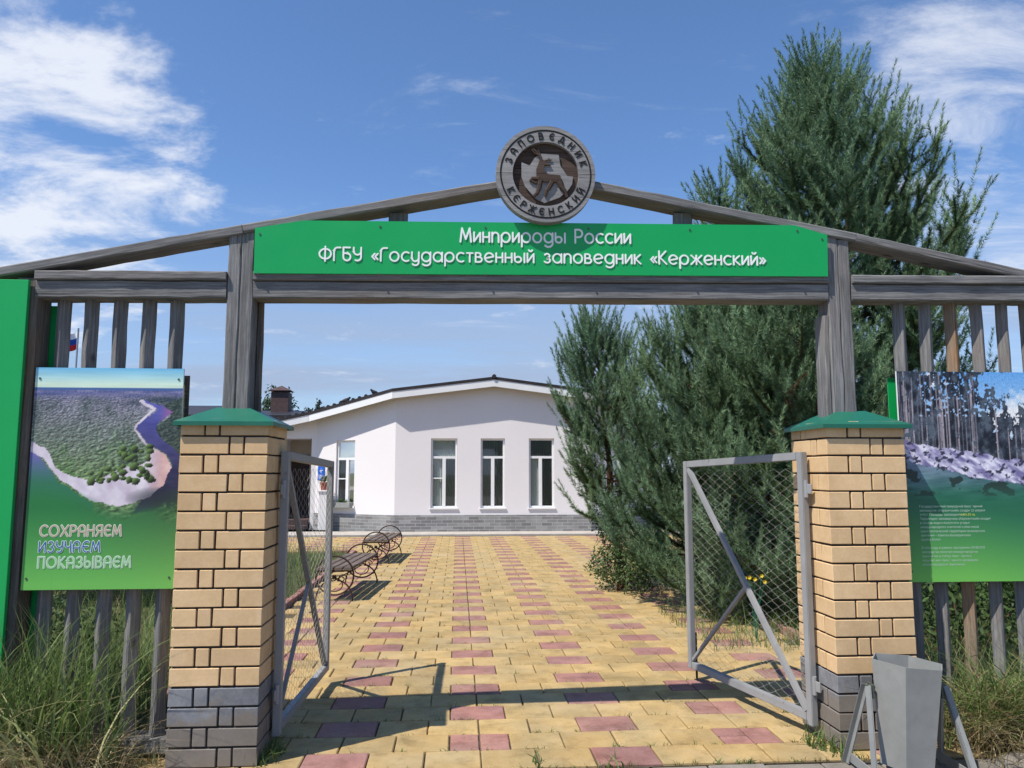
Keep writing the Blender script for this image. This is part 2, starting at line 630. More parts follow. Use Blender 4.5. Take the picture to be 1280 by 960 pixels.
def raw_mesh(name, verts, tri, mat, tint=None):
    """big mesh straight from arrays; verts (n,3), tri (m,3 or 4)"""
    verts = np.ascontiguousarray(verts, dtype=np.float32)
    tri = np.ascontiguousarray(tri, dtype=np.int32)
    me = bpy.data.meshes.new(name)
    me.vertices.add(len(verts))
    me.vertices.foreach_set('co', verts.ravel())
    k = tri.shape[1]
    me.loops.add(tri.size)
    me.loops.foreach_set('vertex_index', tri.ravel())
    me.polygons.add(len(tri))
    me.polygons.foreach_set('loop_start', np.arange(0, tri.size, k, dtype=np.int32))
    me.materials.append(MT[mat])
    if tint is not None:
        at = me.color_attributes.new('tint', 'FLOAT_COLOR', 'POINT')
        c = np.ones((len(verts), 4), dtype=np.float32)
        c[:, :3] = tint
        at.data.foreach_set('color', c.ravel())
    me.update(calc_edges=True)
    return me


def timber(name, p0, p1, wy, wz, mat, parent, roll=0.0, seg=7, wob=0.0013, bev=0.006, taper=None):
    """a sawn timber: octagon section, a little uneven along its length; local x runs along the grain"""
    p0, p1 = Vector(p0), Vector(p1)
    ln = (p1 - p0).length
    mb = MB()
    rings = []
    r = random.Random(int(abs(p0.x * 7919 + p0.y * 104729 + p0.z * 1299709 + p1.x * 31) * 1000) & 0xffff)
    for i in range(seg + 1):
        x = ln * i / seg
        hy, hz = wy / 2, wz / 2
        dy, dz = r.uniform(-wob, wob), r.uniform(-wob, wob)
        b = bev * r.uniform(0.6, 1.6)
        ring = [(-hy + b, -hz), (hy - b, -hz), (hy, -hz + b), (hy, hz - b), (hy - b, hz), (-hy + b, hz), (-hy, hz - b), (-hy, -hz + b)]
        rings.append([(x, y + dy + r.uniform(-1, 1) * wob * 0.3, z + dz + r.uniform(-1, 1) * wob * 0.3) for y, z in ring])
    vs = [q for ring in rings for q in ring]
    fs = []
    for i in range(seg):
        for j in range(8):
            fs.append((i * 8 + j, i * 8 + (j + 1) % 8, (i + 1) * 8 + (j + 1) % 8, (i + 1) * 8 + j))
    fs.append(tuple(reversed(range(8))))
    fs.append(tuple(seg * 8 + j for j in range(8)))
    mb.add(vs, fs)
    o = mb.build(name, mat)
    d = (p1 - p0).normalized()
    upv = Vector((0, 0, 1)) if abs(d.z) < 0.9 else Vector((0, -1, 0))
    yv = upv.cross(d).normalized()
    zv = d.cross(yv)
    mtx = Matrix((d, yv, zv)).transposed().to_4x4() @ Matrix.Rotation(roll, 4, 'X')
    o.rotation_euler = mtx.to_euler()
    o.location = p0
    if parent is not None:
        wp(o, parent)
    return o


# ------------------------------------------------------------------ value noise for prints
def vnoise(x, y, seed):
    r = np.random.default_rng(seed)
    tab = r.random((64, 64))
    xi, yi = np.floor(x).astype(int), np.floor(y).astype(int)
    fx, fy = x - xi, y - yi
    fx, fy = fx * fx * (3 - 2 * fx), fy * fy * (3 - 2 * fy)
    g = lambda a, b: tab[a % 64, b % 64]
    return (g(xi, yi) * (1 - fx) + g(xi + 1, yi) * fx) * (1 - fy) + (g(xi, yi + 1) * (1 - fx) + g(xi + 1, yi + 1) * fx) * fy


def fbm(x, y, seed, o=4):
    s, a, t = 0, 0.5, 0
    for i in range(o):
        s = s + a * vnoise(x * 2 ** i, y * 2 ** i, seed + i)
        t += a
        a *= 0.55
    return s / t


def inpoly(u, v, poly):
    r = np.zeros(u.shape, bool)
    n = len(poly)
    for i in range(n):
        x0, y0 = poly[i]
        x1, y1 = poly[(i + 1) % n]
        if y0 == y1:
            continue
        c = ((y0 > v) != (y1 > v)) & (u < (x1 - x0) * (v - y0) / (y1 - y0) + x0)
        r ^= c
    return r


def lin(c):
    c = np.asarray(c, float) / 255
    return np.where(c <= 0.04045, c / 12.92, ((c + 0.055) / 1.055) ** 2.4)


# ------------------------------------------------------------------ a single-stroke round alphabet
def arc(cx, cy, rx, ry, a0, a1, n=12):
    return [(cx + rx * math.cos(R(a0 + (a1 - a0) * i / n)), cy + ry * math.sin(R(a0 + (a1 - a0) * i / n))) for i in range(n + 1)]


def glyphs():
    G = {}
    h = 0.70
    o = arc(.34, .35, .34, .35, 90, 450, 20)
    G['о'] = (.68, [o])
    G['а'] = (.68, [o, [(.68, .7), (.68, 0)]])
    G['р'] = (.68, [o, [(0, .5), (0, .35), (0, -.32)]])
    G['д'] = (.68, [o, [(.68, .7), (.68, .0)] + arc(.34, -.05, .34, .27, 0, -140, 8)])
    ii = [(0, .7), (0, .03), (.5, .67), (.5, 0)]
    G['и'] = (.5, [ii])
    G['й'] = (.5, [ii, arc(.25, .98, .14, .11, 190, 350, 6)])
    G['н'] = (.5, [[(0, .7), (0, 0)], [(.5, .7), (.5, 0)], [(0, .36), (.5, .36)]])
    G['п'] = (.52, [[(0, 0), (0, .7)], [(0, .4)] + arc(.26, .42, .26, .28, 180, 0, 8) + [(.52, 0)]])
    G['с'] = (.56, [arc(.34, .35, .34, .35, 55, 305, 14)])
    G['т'] = (.46, [[(0, .68), (.46, .68)], [(.23, .68), (.23, 0)]])
    G['в'] = (.5, [[(0, .35), (0, .7), (.2, .7)] + arc(.2, .54, .2, .16, 80, -90, 6) + [(0, .38)], [(0, .38), (.28, .38)] + arc(.28, .19, .22, .19, 85, -90, 6) + [(0, 0), (0, .38)]])
    G['е'] = (.66, [[(.02, .30), (.66, .42)] + arc(.34, .35, .34, .35, 20, 312, 16)])
    G['ы'] = (.78, [[(0, .7), (0, .2)], arc(.26, .22, .26, .22, 90, 450, 14), [(.78, .7), (.78, 0)]])
    G['з'] = (.46, [arc(.22, .53, .20, .17, 150, -90, 8) + arc(.22, .18, .24, .18, 90, -150, 9)])
    G['к'] = (.48, [[(0, .7), (0, 0)], [(.46, .7), (.06, .36), (.48, 0)]])
    G['ж'] = (.86, [[(.43, .7), (.43, 0)], [(0, .7), (.38, .36), (0, 0)], [(.86, .7), (.48, .36), (.86, 0)]])
    G['у'] = (.54, [[(0, .7), (0, .27)] + arc(.27, .27, .27, .27, 180, 360, 8), [(.54, .7), (.54, -.02)] + arc(.27, -.05, .27, .26, 0, -140, 8)])
    G['«'] = (.44, [[(.2, .55), (.0, .33), (.2, .11)], [(.44, .55), (.24, .33), (.44, .11)]])
    G['»'] = (.44, [[(0, .55), (.2, .33), (0, .11)], [(.24, .55), (.44, .33), (.24, .11)]])
    # capitals
    G['М'] = (.86, [[(0, 0), (.12, 1), (.43, .2), (.74, 1), (.86, 0)]])
    G['Р'] = (.58, [[(0, 0), (0, .98), (.26, .98)] + arc(.28, .70, .30, .28, 85, -90, 9) + [(.14, .42)]])
    G['Ф'] = (.90, [arc(.45, .5, .45, .38, 90, 450, 20), [(.45, 1.05), (.45, -.05)]])
    G['Г'] = (.48, [[(0, 0), (0, .72)] + arc(.26, .72, .26, .27, 180, 90, 5) + [(.48, .99)]])
    G['Б'] = (.56, [[(.5, 1), (0, 1), (0, .3)], [(0, .56), (.28, .56)] + arc(.28, .28, .28, .28, 90, -180, 12)])
    G['У'] = (.58, [[(0, 1), (0, .72)] + arc(.29, .72, .29, .27, 180, 360, 8), [(.58, 1), (.58, .26)] + arc(.29, .27, .29, .27, 0, -120, 7)])
    G['К'] = (.58, [[(0, 1), (0, 0)], [(.54, 1), (.06, .5), (.58, 0)]])
    G['С'] = (.72, [arc(.45, .5, .45, .5, 50, 310, 16)])
    G['О'] = (.94, [arc(.47, .5, .47, .5, 90, 450, 22)])
    G['Х'] = (.72, [[(0, 1), (.72, 0)], [(.72, 1), (0, 0)]])
    G['А'] = (.66, [[(0, 0), (0, .62)] + arc(.33, .62, .33, .38, 180, 0, 10) + [(.66, 0)], [(0, .4), (.66, .4)]])
    G['Н'] = (.64, [[(0, 1), (0, 0)], [(.64, 1), (.64, 0)], [(0, .52), (.64, .52)]])
    G['Я'] = (.60, [[(.60, 0), (.60, .98), (.34, .98)] + arc(.32, .71, .30, .27, 95, 270, 9) + [(.60, .44)], [(.30, .44), (0, 0)]])
    G['Е'] = (.60, [arc(.38, .5, .38, .5, 55, 305, 14), [(.02, .52), (.52, .52)]])
    ci = [(0, 1), (0, .03), (.62, .97), (.62, 0)]
    G['И'] = (.62, [ci])
    G['Й'] = (.62, [ci, arc(.31, 1.28, .17, .13, 190, 350, 6)])
    G['З'] = (.56, [arc(.26, .74, .25, .25, 150, -90, 9) + arc(.26, .25, .30, .25, 90, -150, 10)])
    G['Ч'] = (.56, [[(0, 1), (0, .72)] + arc(.28, .72, .28, .27, 180, 300, 7) + [(.56, .48)], [(.56, 1), (.56, 0)]])
    G['П'] = (.62, [[(0, 0), (0, 1), (.62, 1), (.62, 0)]])
    G['Ы'] = (.86, [[(0, 1), (0, .28)], arc(.28, .28, .28, .28, 90, 450, 14), [(.86, 1), (.86, 0)]])
    G['В'] = (.58, [[(0, .5), (0, 1), (.26, 1)] + arc(.26, .77, .24, .23, 85, -90, 7) + [(0, .54)], [(0, .54), (.30, .54)] + arc(.30, .27, .28, .27, 85, -90, 8) + [(0, 0), (0, .54)]])
    G['Д'] = (.80, [[(.14, .14), (.30, 1), (.52, 1), (.66, .14)], [(0, -.12), (0, .14), (.80, .14), (.80, -.12)]])
    G['Ж'] = (.96, [[(.48, 1), (.48, 0)], [(0, 1), (.42, .5), (0, 0)], [(.96, 1), (.54, .5), (.96, 0)]])
    return G


GL = glyphs()


def text_width(t, gap, space):
    x = 0
    for ch in t:
        x += space if ch == ' ' else GL[ch][0] + gap
    return x - gap


def lettering(t, x0, x1, zb, cap, y, stroke, mat, parent, slope=0.0, gap=0.24, space=0.62, flat=0.55, one=None):
    """letters between x0 and x1 on a plane facing -y at depth y; each one an object (or all in MB one)"""
    wtot = text_width(t, gap, space)
    kx = (x1 - x0) / wtot
    x = x0
    for ch in t:
        if ch == ' ':
            x += space * kx
            continue
        wd, strokes = GL[ch]
        mb = one if one is not None else MB()
        ox, oz = (x, zb + slope * (x - x0)) if one is not None else (0, 0)
        oy = y if one is not None else 0
        for si, st in enumerate(strokes):
            pts = [(ox + px_ * kx, oy - .00025 * si, oz + pz_ * cap) for px_, pz_ in st]
            closed = len(pts) > 6 and (Vector(pts[0]) - Vector(pts[-1])).length < 1e-4
            if closed:
                pts = pts[:-1]
            mb.ribbon(pts, stroke / 2, stroke * flat, closed)
        if one is None:
            o = mb.build('letter', mat, loc=(x, y, zb + slope * (x - x0)))
            wp(o, parent)
        x += (wd + gap) * kx


# ================================================================== THE SETTING
GZ = -0.03
mb = MB()
mb.add([(-600, -300, GZ - .012), (600, -300, GZ - .012), (600, 900, GZ - .012), (-600, 900, GZ - .012)], [(0, 1, 2, 3)])
kind(mb.build('ground', 'lawn_soil'), 'structure')

# trodden earth in front of the fence
mb = MB()
r = random.Random(3)
pts = []
for i in range(40):
    x = -5 + 10 * i / 39
    pts.append((x, 4.75 + r.uniform(-.05, .05)))
vs = [(x, 2.4, GZ) for x, y in pts] + [(x, y, GZ) for x, y in pts]
mb.add(vs, [(i, i + 1, 41 + i, 40 + i) for i in range(39)])
kind(mb.build('verge', 'soil'), 'structure')

mb = MB()
mb.add([(-60, -9, GZ - .004), (60, -9, GZ - .004), (60, 2.6, GZ - .004), (-60, 2.6, GZ - .004)], [(0, 1, 2, 3)])
kind(mb.build('bounce_road', 'bounce_road_dust'), 'structure')  # unseen pale road behind the camera, added to bounce light onto the front faces

# bed of the paved path and of the wide court before the house
mb = MB()
mb.add([(-1.86, 4.1, -.014), (3.06, 4.1, -.014), (3.06, 15.2, -.014), (-1.86, 15.2, -.014)], [(0, 1, 2, 3)])
mb.add([(-7.5, 15.2, -.014), (6.2, 15.2, -.014), (6.2, 18.46, -.014), (-7.5, 18.46, -.014)], [(0, 1, 2, 3)])
path = kind(mb.build('path', 'bedding'), 'structure')

ROW = 0.2612
PER = 1.530
RW, YW = 0.338, 0.298


def slab_mesh(wd, dp, seed):
    """a paver: chamfered top, slightly dished and worn corners"""
    r = random.Random(seed)
    c = 0.006
    j = lambda: r.uniform(-.0015, .0015)
    x, y = wd / 2, dp / 2
    bot = [(-x, -y, -.05), (x, -y, -.05), (x, y, -.05), (-x, y, -.05)]
    mid = [(a + j(), b + j(), -c) for a, b, _ in bot]
    top = [((a - math.copysign(c, a)) + j(), (b - math.copysign(c, b)) + j(), r.uniform(-.0012, .0008)) for a, b, _ in bot]
    return bot + mid + top, [(0, 1, 5, 4), (1, 2, 6, 5), (2, 3, 7, 6), (3, 0, 4, 7), (4, 5, 9, 8), (5, 6, 10, 9), (6, 7, 11, 10), (7, 4, 8, 11), (8, 9, 10, 11)]


def slab_data(name, wd, dp, seed, mat):
    v, f = slab_mesh(wd, dp, seed)
    me = bpy.data.meshes.new(name)
    me.from_pydata(v, [], f)
    me.materials.append(MT[mat])
    return me


J = 0.007
lib = {
    'y': [slab_data('paver', YW - J, ROW - J, i, 'paver_yellow') for i in range(4)],
    'r': [slab_data('paver', RW - J, ROW - J, 10 + i, 'paver_red') for i in range(3)],
    'h': [slab_data('paver', RW / 2 - J - .002, ROW / 2 - J - .002, 20 + i, 'paver_red') for i in range(3)],
    'l': [slab_data('paver', YW - J, ROW / 2 - J, 30 + i, 'paver_yellow') for i in range(2)],
}
dims = {'y': (YW - J, ROW - J), 'r': (RW - J, ROW - J), 'h': (RW / 2 - J, ROW / 2 - J), 'l': (YW - J, ROW / 2 - J)}
pr = random.Random(11)
slabs = []
nrow = int((18.44 - 4.095) / ROW)
for i in range(nrow):
    y = 4.105 + ROW * (i + 0.5)
    xl, xr = (-1.86, 3.06) if y < 15.2 else (-7.4, 6.1)
    odd = i % 2 == 0
    red0 = 0.735 if odd else -0.032
    k0 = math.floor((xl - red0) / PER) - 1
    x = red0 + k0 * PER
    while x < xr:
        col_index = round((x - red0) / PER)
        whole = odd or pr.random() < 0.12
        if x > xl - .02 and x + RW < xr + .05:
            if whole:
                slabs.append(('r', x + RW / 2, y))
            else:
                sh = pr.choice((-.012, 0.012))
                for a in (0, 1):
                    for b in (0, 1):
                        slabs.append(('h', x + RW * (.25 + .5 * a) , y + ROW * (-.25 + .5 * b)))
        for q in range(4):
            xx = x + RW + YW * q
            if xx > xl - .02 and xx + YW < xr + .05:
                if pr.random() < 0.05:
                    slabs.append(('l', xx + YW / 2, y - ROW / 4))
                    slabs.append(('l', xx + YW / 2, y + ROW / 4))
                else:
                    slabs.append(('y', xx + YW / 2, y))
        x += PER


def shows(sl):
    k, x, y = sl
    if not (-0.27 * y - .15 < x < 0.57 * y + .2) or (x > 2.1 and y > 6.3) or (y < 4.66 and (x < -1.05 or x > 2.15)) or (y < 6 and (x < -1.0)):
        return 1e6 + y
    wd, dp = dims[k]
    return y ** 3 / (wd * dp)


slabs.sort(key=shows)
for k, x, y in slabs[:300]:
    me = pr.choice(lib[k])
    o = bpy.data.objects.new('paver', me)
    COL.objects.link(o)
    o.parent = path
    o.location = (x + pr.uniform(-.002, .002), y + pr.uniform(-.002, .002), pr.uniform(-.002, .0015))
    o.rotation_euler = (pr.uniform(-.005, .005), pr.uniform(-.005, .005), pr.uniform(-.006, .006))
rest = {'paver_yellow': MB(), 'paver_red': MB()}
for k, x, y in slabs[300:]:
    wd, dp = dims[k]
    v, f = slab_mesh(wd, dp, pr.randrange(99999))
    dz = pr.uniform(-.003, .002)
    rest['paver_yellow' if k in 'yl' else 'paver_red'].add([(a + x, b + y, c + dz) for a, b, c in v], f)
for nm, mb in rest.items():
    kind(mb.build('far_pavers', nm, path), 'stuff')

# kerb and grey flags at the foot of the gateway
kr = random.Random(5)
row = MB()
kerb = kind(MB().box(-2.6, 3.4, 3.2, 4.085, -.06, -.022).build('pavement', 'bedding'), 'structure')
for j_ in range(3):
    x = -2.6 - .13 * (j_ % 2)
    while x < 3.3:
        v, f = slab_mesh(0.292, 0.26, kr.randrange(9999))
        o = MB().add(v, f).build('flagstone', 'paver_grey', kerb, (x + .15, 3.945 - .27 * j_, -.006 + kr.uniform(-.003, .003)), (0, 0, kr.uniform(-.01, .01)))
        x += .30

# low red kerbs along the planting on both sides
for side, x0, ys in (('r', 3.10, (4.9, 11.0)), ('l', -1.90, (5.2, 14.9))):
    kb = kind(MB().box(x0 - .03, x0 + .03, ys[0], ys[1], -.04, .015).build('kerb_bed', 'bedding'), 'structure')
    kme = MB().box(-.035, .035, -.245, .245, -.03, .055, .006).build('kerb_stone', 'paver_red', kb)
    yy = ys[0] + .25
    first = True
    while yy < ys[1] - .2:
        o = kme if first else bpy.data.objects.new('kerb_stone', kme.data)
        if not first:
            COL.objects.link(o)
            o.parent = kb
        first = False
        o.location = (x0 + kr.uniform(-.006, .006), yy, kr.uniform(-.01, .006))
        o.rotation_euler = (0, kr.uniform(-.04, .04), kr.uniform(-.015, .015))
        yy += .5

# concrete apron at the foot of the house
apron = kind(MB().box(-9, 6.5, 18.48, 19.5, -.05, .03, .006).build('apron', 'concrete'), 'structure')

# ================================================================== BRICK PILLARS
PW = 0.457
CO = 0.0993


def brick_data(name, lx, ly, lz, mat, seed):
    mb = MB().box(-lx / 2, lx / 2, -ly / 2, ly / 2, -lz / 2, lz / 2, .0028)
    r = random.Random(seed)
    mb.v = [tuple(c + r.uniform(-.0009, .0009) for c in p) for p in mb.v]
    me = bpy.data.meshes.new(name)
    me.from_pydata(mb.v, [], mb.f)
    me.materials.append(MT[mat])
    return me


BR = {}
for mat in ('brick_yellow', 'brick_grey'):
    BR[mat] = ([brick_data('brick', .25, .12, CO - .0105, mat, i) for i in range(3)],
               [brick_data('brick', .066, .115, CO - .0105, mat, 5 + i) for i in range(2)])


def pillar(cx, cy, label, flip):
    t = thing('brick_pillar', label, 'pillar', (cx, cy, 0), 0, 'pillars of the gateway')
    h = PW / 2
    MB().box(-h + .011, h - .011, -h + .011, h - .011, -.05, CO * 18 - .004).build('mortar', 'mortar', t)
    r = random.Random(int(abs(cx) * 100))
    for c in range(18):
        mat = 'brick_grey' if c < 4 else 'brick_yellow'
        z = CO * (c + .5)
        mir = -1 if (c + flip) % 2 else 1
        for q in range(4):
            a = q * math.pi / 2
            for kind_, lx in (('long', -h + .125), ('short', -h + .25 + .0105 + .033)):
                me = r.choice(BR[mat][0] if kind_ == 'long' else BR[mat][1])
                ly = -h + (.06 if kind_ == 'long' else .0575)
                lx_ = lx * mir
                x = lx_ * math.cos(a) - ly * math.sin(a)
                y = lx_ * math.sin(a) + ly * math.cos(a)
                o = bpy.data.objects.new('brick', me)
                COL.objects.link(o)
                o.parent = t
                nx, ny = math.sin(a), -math.cos(a)
                p = r.uniform(-.0018, .0018)
                o.location = (x + nx * p, y + ny * p, z + r.uniform(-.0012, .0012))
                o.rotation_euler = (0, r.uniform(-.004, .004), a + r.uniform(-.004, .004))
    # hipped sheet-metal cap with a turned-down rim, cut out round the timber post
    e, tp, z0, z1 = h + .032, .085, 1.765, 1.853
    vs = [(-e, -e, z0 - .022), (e, -e, z0 - .022), (e, e, z0 - .022), (-e, e, z0 - .022),
          (-e, -e, z0), (e, -e, z0), (e, e, z0), (-e, e, z0),
          (-tp, -tp, z1), (tp, -tp, z1), (tp, tp, z1), (-tp, tp, z1)]
    i_ = e - .004
    vs += [(-i_, -i_, z0 - .022), (i_, -i_, z0 - .022), (i_, i_, z0 - .022), (-i_, i_, z0 - .022),
           (-i_, -i_, z0 - .006), (i_, -i_, z0 - .006), (i_, i_, z0 - .006), (-i_, i_, z0 - .006)]
    fs = []
    for q in range(4):
        n_ = (q + 1) % 4
        fs += [(q, n_, 4 + n_, 4 + q), (4 + q, 4 + n_, 8 + n_, 8 + q), (q, 12 + q, 12 + n_, n_), (12 + q, 16 + q, 16 + n_, 12 + n_)]
    fs += [(8, 9, 10, 11), (16, 17, 18, 19)]
    MB().add(vs, fs).build('cap', 'cap_green', t)
    return t


PLX, PRX, PY = -1.24, 2.302, 4.4285
pillar(PLX, PY, 'yellow brick gate pillar with its inner side in shade, beside the river poster', 0)
pillar(PRX, PY, 'yellow brick gate pillar standing behind the grey litter bin', 0)

# ================================================================== TIMBER ARCH
arch = thing('entrance_arch', 'weathered grey timber arch with low gable over the gateway', 'arch', (0.53, 4.42, 0))
SL = 0.0125
zb = lambda x: SL * (x - 0.53)
# posts of two timbers each, rising through the pillars
for dx in (-.0365, .0365):
    timber('post', (-1.228 + dx, 4.40, 1.6), (-1.228 + dx, 4.40, 2.845 + dx * .2), .14, .0715, 'wood_grey', arch, roll=math.pi / 2, seg=12, wob=.0013)
    timber('post', (2.262 + dx, 4.40, 1.6), (2.262 + dx, 4.40, 2.888 - dx * .2), .14, .0715, 'wood_grey', arch, roll=math.pi / 2, seg=12, wob=.0013)
timber('post_board', (2.170, 4.40, 1.6), (2.176, 4.40, 2.42), .12, .034, 'wood_grey', arch, roll=math.pi / 2, seg=8, wob=.0013)
timber('post_board', (-1.140, 4.462, 1.6), (-1.140, 4.462, 2.60), .05, .03, 'wood_dark', arch, roll=math.pi / 2, seg=8)
# outer posts
for x in (-2.375, 3.60):
    timber('post', (x, 4.405, -.1), (x, 4.405, 2.60 + zb(x)), .15, .12, 'wood_dark', arch, roll=math.pi / 2, seg=14)
# beams: lower timber and the board on top of it, in three bays
for xa, xb in ((-2.33, -1.302), (-1.154, 2.188), (2.336, 3.70)):
    timber('beam', (xa, 4.40, 2.5385 + zb(xa)), (xb, 4.40, 2.5385 + zb(xb)), .15, .098, 'wood_grey', arch, seg=16, wob=.0013)
    timber('beam_board', (xa, 4.40, 2.614 + zb(xa)), (xb, 4.40, 2.614 + zb(xb)), .19, .050, 'wood_grey', arch, seg=16, wob=.0013)
# rafters: planks laid flat from the eaves to the ridge
for xa, za, xb, zz in ((-2.62, 2.573, -1.225, 2.865), (-1.222, 2.866, 0.52, 3.222), (0.53, 3.222, 2.37, 2.895), (2.372, 2.894, 3.75, 2.625)):
    timber('rafter', (xa, 4.395, za), (xb, 4.395, zz), .165, .052, 'wood_grey', arch, seg=14, wob=.0013)
# struts between rafter and sign
for x, za, zz in ((-.358, 2.66, 3.005), (1.345, 2.68, 3.045)):
    timber('strut', (x, 4.42, za), (x, 4.42, zz), .05, .11, 'wood_grey', arch, roll=math.pi / 2, seg=4)

# ================================================================== GREEN SIGN
SY = 4.293
sign = thing('sign_board', 'long green sign board with raised white lettering across the gateway', 'sign', (0.53, SY, 2.62))
poly = [(-1.146, 2.603), (2.176, 2.645), (2.183, 2.898), (1.985, 2.952), (-.88, 2.914), (-1.148, 2.864)]
o = MB().prism(poly, SY, SY + .012).build('panel', 'sign_green')
wp(o, sign)
lettering('Минприроды России', 0.008, 0.995, 2.808, .080, SY + .001, .0108, 'letter_white', sign, slope=.012)
lettering('ФГБУ «Государственный заповедник «Керженский»', -0.786, 1.798, 2.6835, .076, SY + .001, .0100, 'letter_white', sign, slope=.0085)
for x in (-1.12, -.45, .15, .75, 1.35, 2.0, 2.15):
    for zz in (2.622, 2.90 if -1 < x < 2.1 else 2.85):
        sc = MB()
        sc.tube([(0, 0, 0), (0, -.004, 0)], .006, 8)
        wp(sc.build('screw', 'screw', loc=(x, SY, zz + zb(x))), sign)

# ================================================================== ROUND WOODEN EMBLEM
EX, EZ, ER = 0.495, 3.203, 0.288
EY = SY - .062          # front face of the disc
em = thing('wooden_emblem', 'round carved wooden emblem with a deer at the peak of the arch', 'emblem', (EX, EY, EZ - ER))


def chord_plank(z0, z1, r0, y0, y1, inner=None, n=40):
    """slice of a disc between two heights (a plank of the laminated roundel)"""
    out = []
    a0, a1 = math.asin(max(-1, min(1, z0 / r0))), math.asin(max(-1, min(1, z1 / r0)))
    right = [(r0 * math.cos(a0 + (a1 - a0) * i / n), r0 * math.sin(a0 + (a1 - a0) * i / n)) for i in range(n + 1)]
    left = [(-x, z) for x, z in reversed(right)]
    return right + left


def ring_plank(z0, z1, r0, r1, y0, y1, n=48):
    """part of an annulus between two heights: built from radial quads clipped to the band"""
    mb = MB()
    for i in range(n):
        a, b = 2 * math.pi * i / n, 2 * math.pi * (i + 1) / n
        q = [(r1 * math.cos(a), r1 * math.sin(a)), (r0 * math.cos(a), r0 * math.sin(a)), (r0 * math.cos(b), r0 * math.sin(b)), (r1 * math.cos(b), r1 * math.sin(b))]
        for lo, sgn in ((z0, 1), (z1, -1)):
            res = []
            for k in range(len(q)):
                p, n_ = q[k], q[(k + 1) % len(q)]
                dp, dn = (p[1] - lo) * sgn, (n_[1] - lo) * sgn
                if dp >= 0:
                    res.append(p)
                if dp * dn < 0:
                    tt = dp / (dp - dn)
                    res.append((p[0] + (n_[0] - p[0]) * tt, p[1] + (n_[1] - p[1]) * tt))
            q = res
            if len(q) < 3:
                break
        if len(q) >= 3:
            mb.prism(q, y0, y1)
    return mb


bands = [(-ER, -.137), (-.135, -.001), (.001, .138), (.140, ER)]
for za, zz in bands:
    whole = ring_plank(za, zz, ER, ER * .665, 0, .055, 72)
    sides = [whole] if abs(za + zz) > .3 else []
    if not sides:
        for sg in (-1, 1):
            half = MB()
            for f in whole.f:
                if sum(whole.v[i][0] for i in f) * sg > 0:
                    half.add([whole.v[i] for i in f], [tuple(range(len(f)))])
            sides.append(half)
    for half in sides:
        wp(half.build('disc_plank', 'wood_disc', loc=(EX, EY, EZ)), em)
mb = MB()
for za, zz in bands:
    mb.prism(chord_plank(max(za, -ER * .67), min(zz, ER * .67), ER * .672, 0, 0), .026, .052)
wp(mb.build('recess_floor', 'wood_disc_brown', loc=(EX, EY, EZ)), em)
ringpts = [(ER * .905 * math.cos(2 * math.pi * i / 64), 0, ER * .905 * math.sin(2 * math.pi * i / 64)) for i in range(64)]
wp(MB().tube(ringpts, .0048, 6, True, ((0, 1, 0), .5)).build('groove', 'dark_engrave', loc=(EX, EY - .0005, EZ), smooth=True), em)
# carved letters round the rim
for word, a_start, a_end, top in (('ЗАПОВЕДНИК', 161, 17, True), ('КЕРЖЕНСКИЙ', 207, 334, False)):
    for i, ch in enumerate(word):
        a = a_start + (a_end - a_start) * i / (len(word) - 1)
        wd, strokes = GL[ch]
        cap = .037
        mb = MB()
        for si, st in enumerate(strokes):
            pts = [((px_ - wd / 2) * cap, -.0003 * si, (pz_ - .5) * cap) for px_, pz_ in st]
            closed = len(pts) > 6 and (Vector(pts[0]) - Vector(pts[-1])).length < 1e-4
            mb.ribbon(pts[:-1] if closed else pts, .0036, .0025, closed)
        rr = ER * .785
        turn = (a - 90) if top else (a - 270)
        o = mb.build('letter', 'dark_engrave', loc=(EX + rr * math.cos(R(a)), EY - .001, EZ + rr * math.sin(R(a))), rot=(0, -R(turn), 0))
        wp(o, em)
# pale carved field behind the animal; picture units: zoomed photograph 1280 wide, disc centre (648, 460), radius 325
px2 = lambda p: ((p[0] - 648) * ER / 325, -(p[1] - 460) * ER / 325)
field = [(490, 380), (545, 402), (575, 350), (620, 318), (735, 322), (745, 395), (790, 465), (828, 468), (822, 520), (795, 560), (740, 610), (640, 650), (585, 622), (555, 590), (515, 545), (492, 480)]
wp(MB().prism([px2(p) for p in field][::-1], .014, .027).build('carved_field', 'wood_disc', loc=(EX, EY, EZ)), em)
deer = MB()
# trunk and neck as one outline, legs and antlers as tapering strokes
body = [(612, 352), (640, 372), (668, 388), (682, 398), (660, 402), (640, 398), (632, 425), (640, 448), (668, 462), (742, 466), (748, 492), (738, 512), (690, 510), (640, 512), (606, 500), (588, 470), (586, 430), (600, 392)]
deer.prism([px2(p) for p in body][::-1], .002, .016)


def dstroke(pts, w0, w1):
    k = len(pts)
    deer.tube([(*px2(p), 0)[0:1] + (.008,) + (px2(p)[1],) for p in pts], [(w0 + (w1 - w0) * i / (k - 1)) * ER / 325 for i in range(k)], 6, False, ((0, 1, 0), .8))


dstroke([(605, 490), (560, 490), (546, 502), (590, 522)], 16, 8)
dstroke([(612, 500), (606, 550), (590, 590), (565, 612)], 18, 9)
dstroke([(690, 505), (668, 550), (650, 575), (645, 608)], 18, 9)
dstroke([(735, 500), (752, 545), (778, 580), (788, 612)], 22, 10)
dstroke([(622, 360), (600, 325), (565, 285)], 8, 5)
dstroke([(612, 345), (610, 320), (596, 296)], 6, 4)
dstroke([(600, 330), (575, 318), (556, 292)], 6, 4)
dstroke([(640, 372), (664, 362), (690, 362)], 7, 4)
dstroke([(660, 366), (672, 350)], 5, 3)
wp(deer.build('deer_relief', 'wood_disc_brown', loc=(EX, EY, EZ)), em)

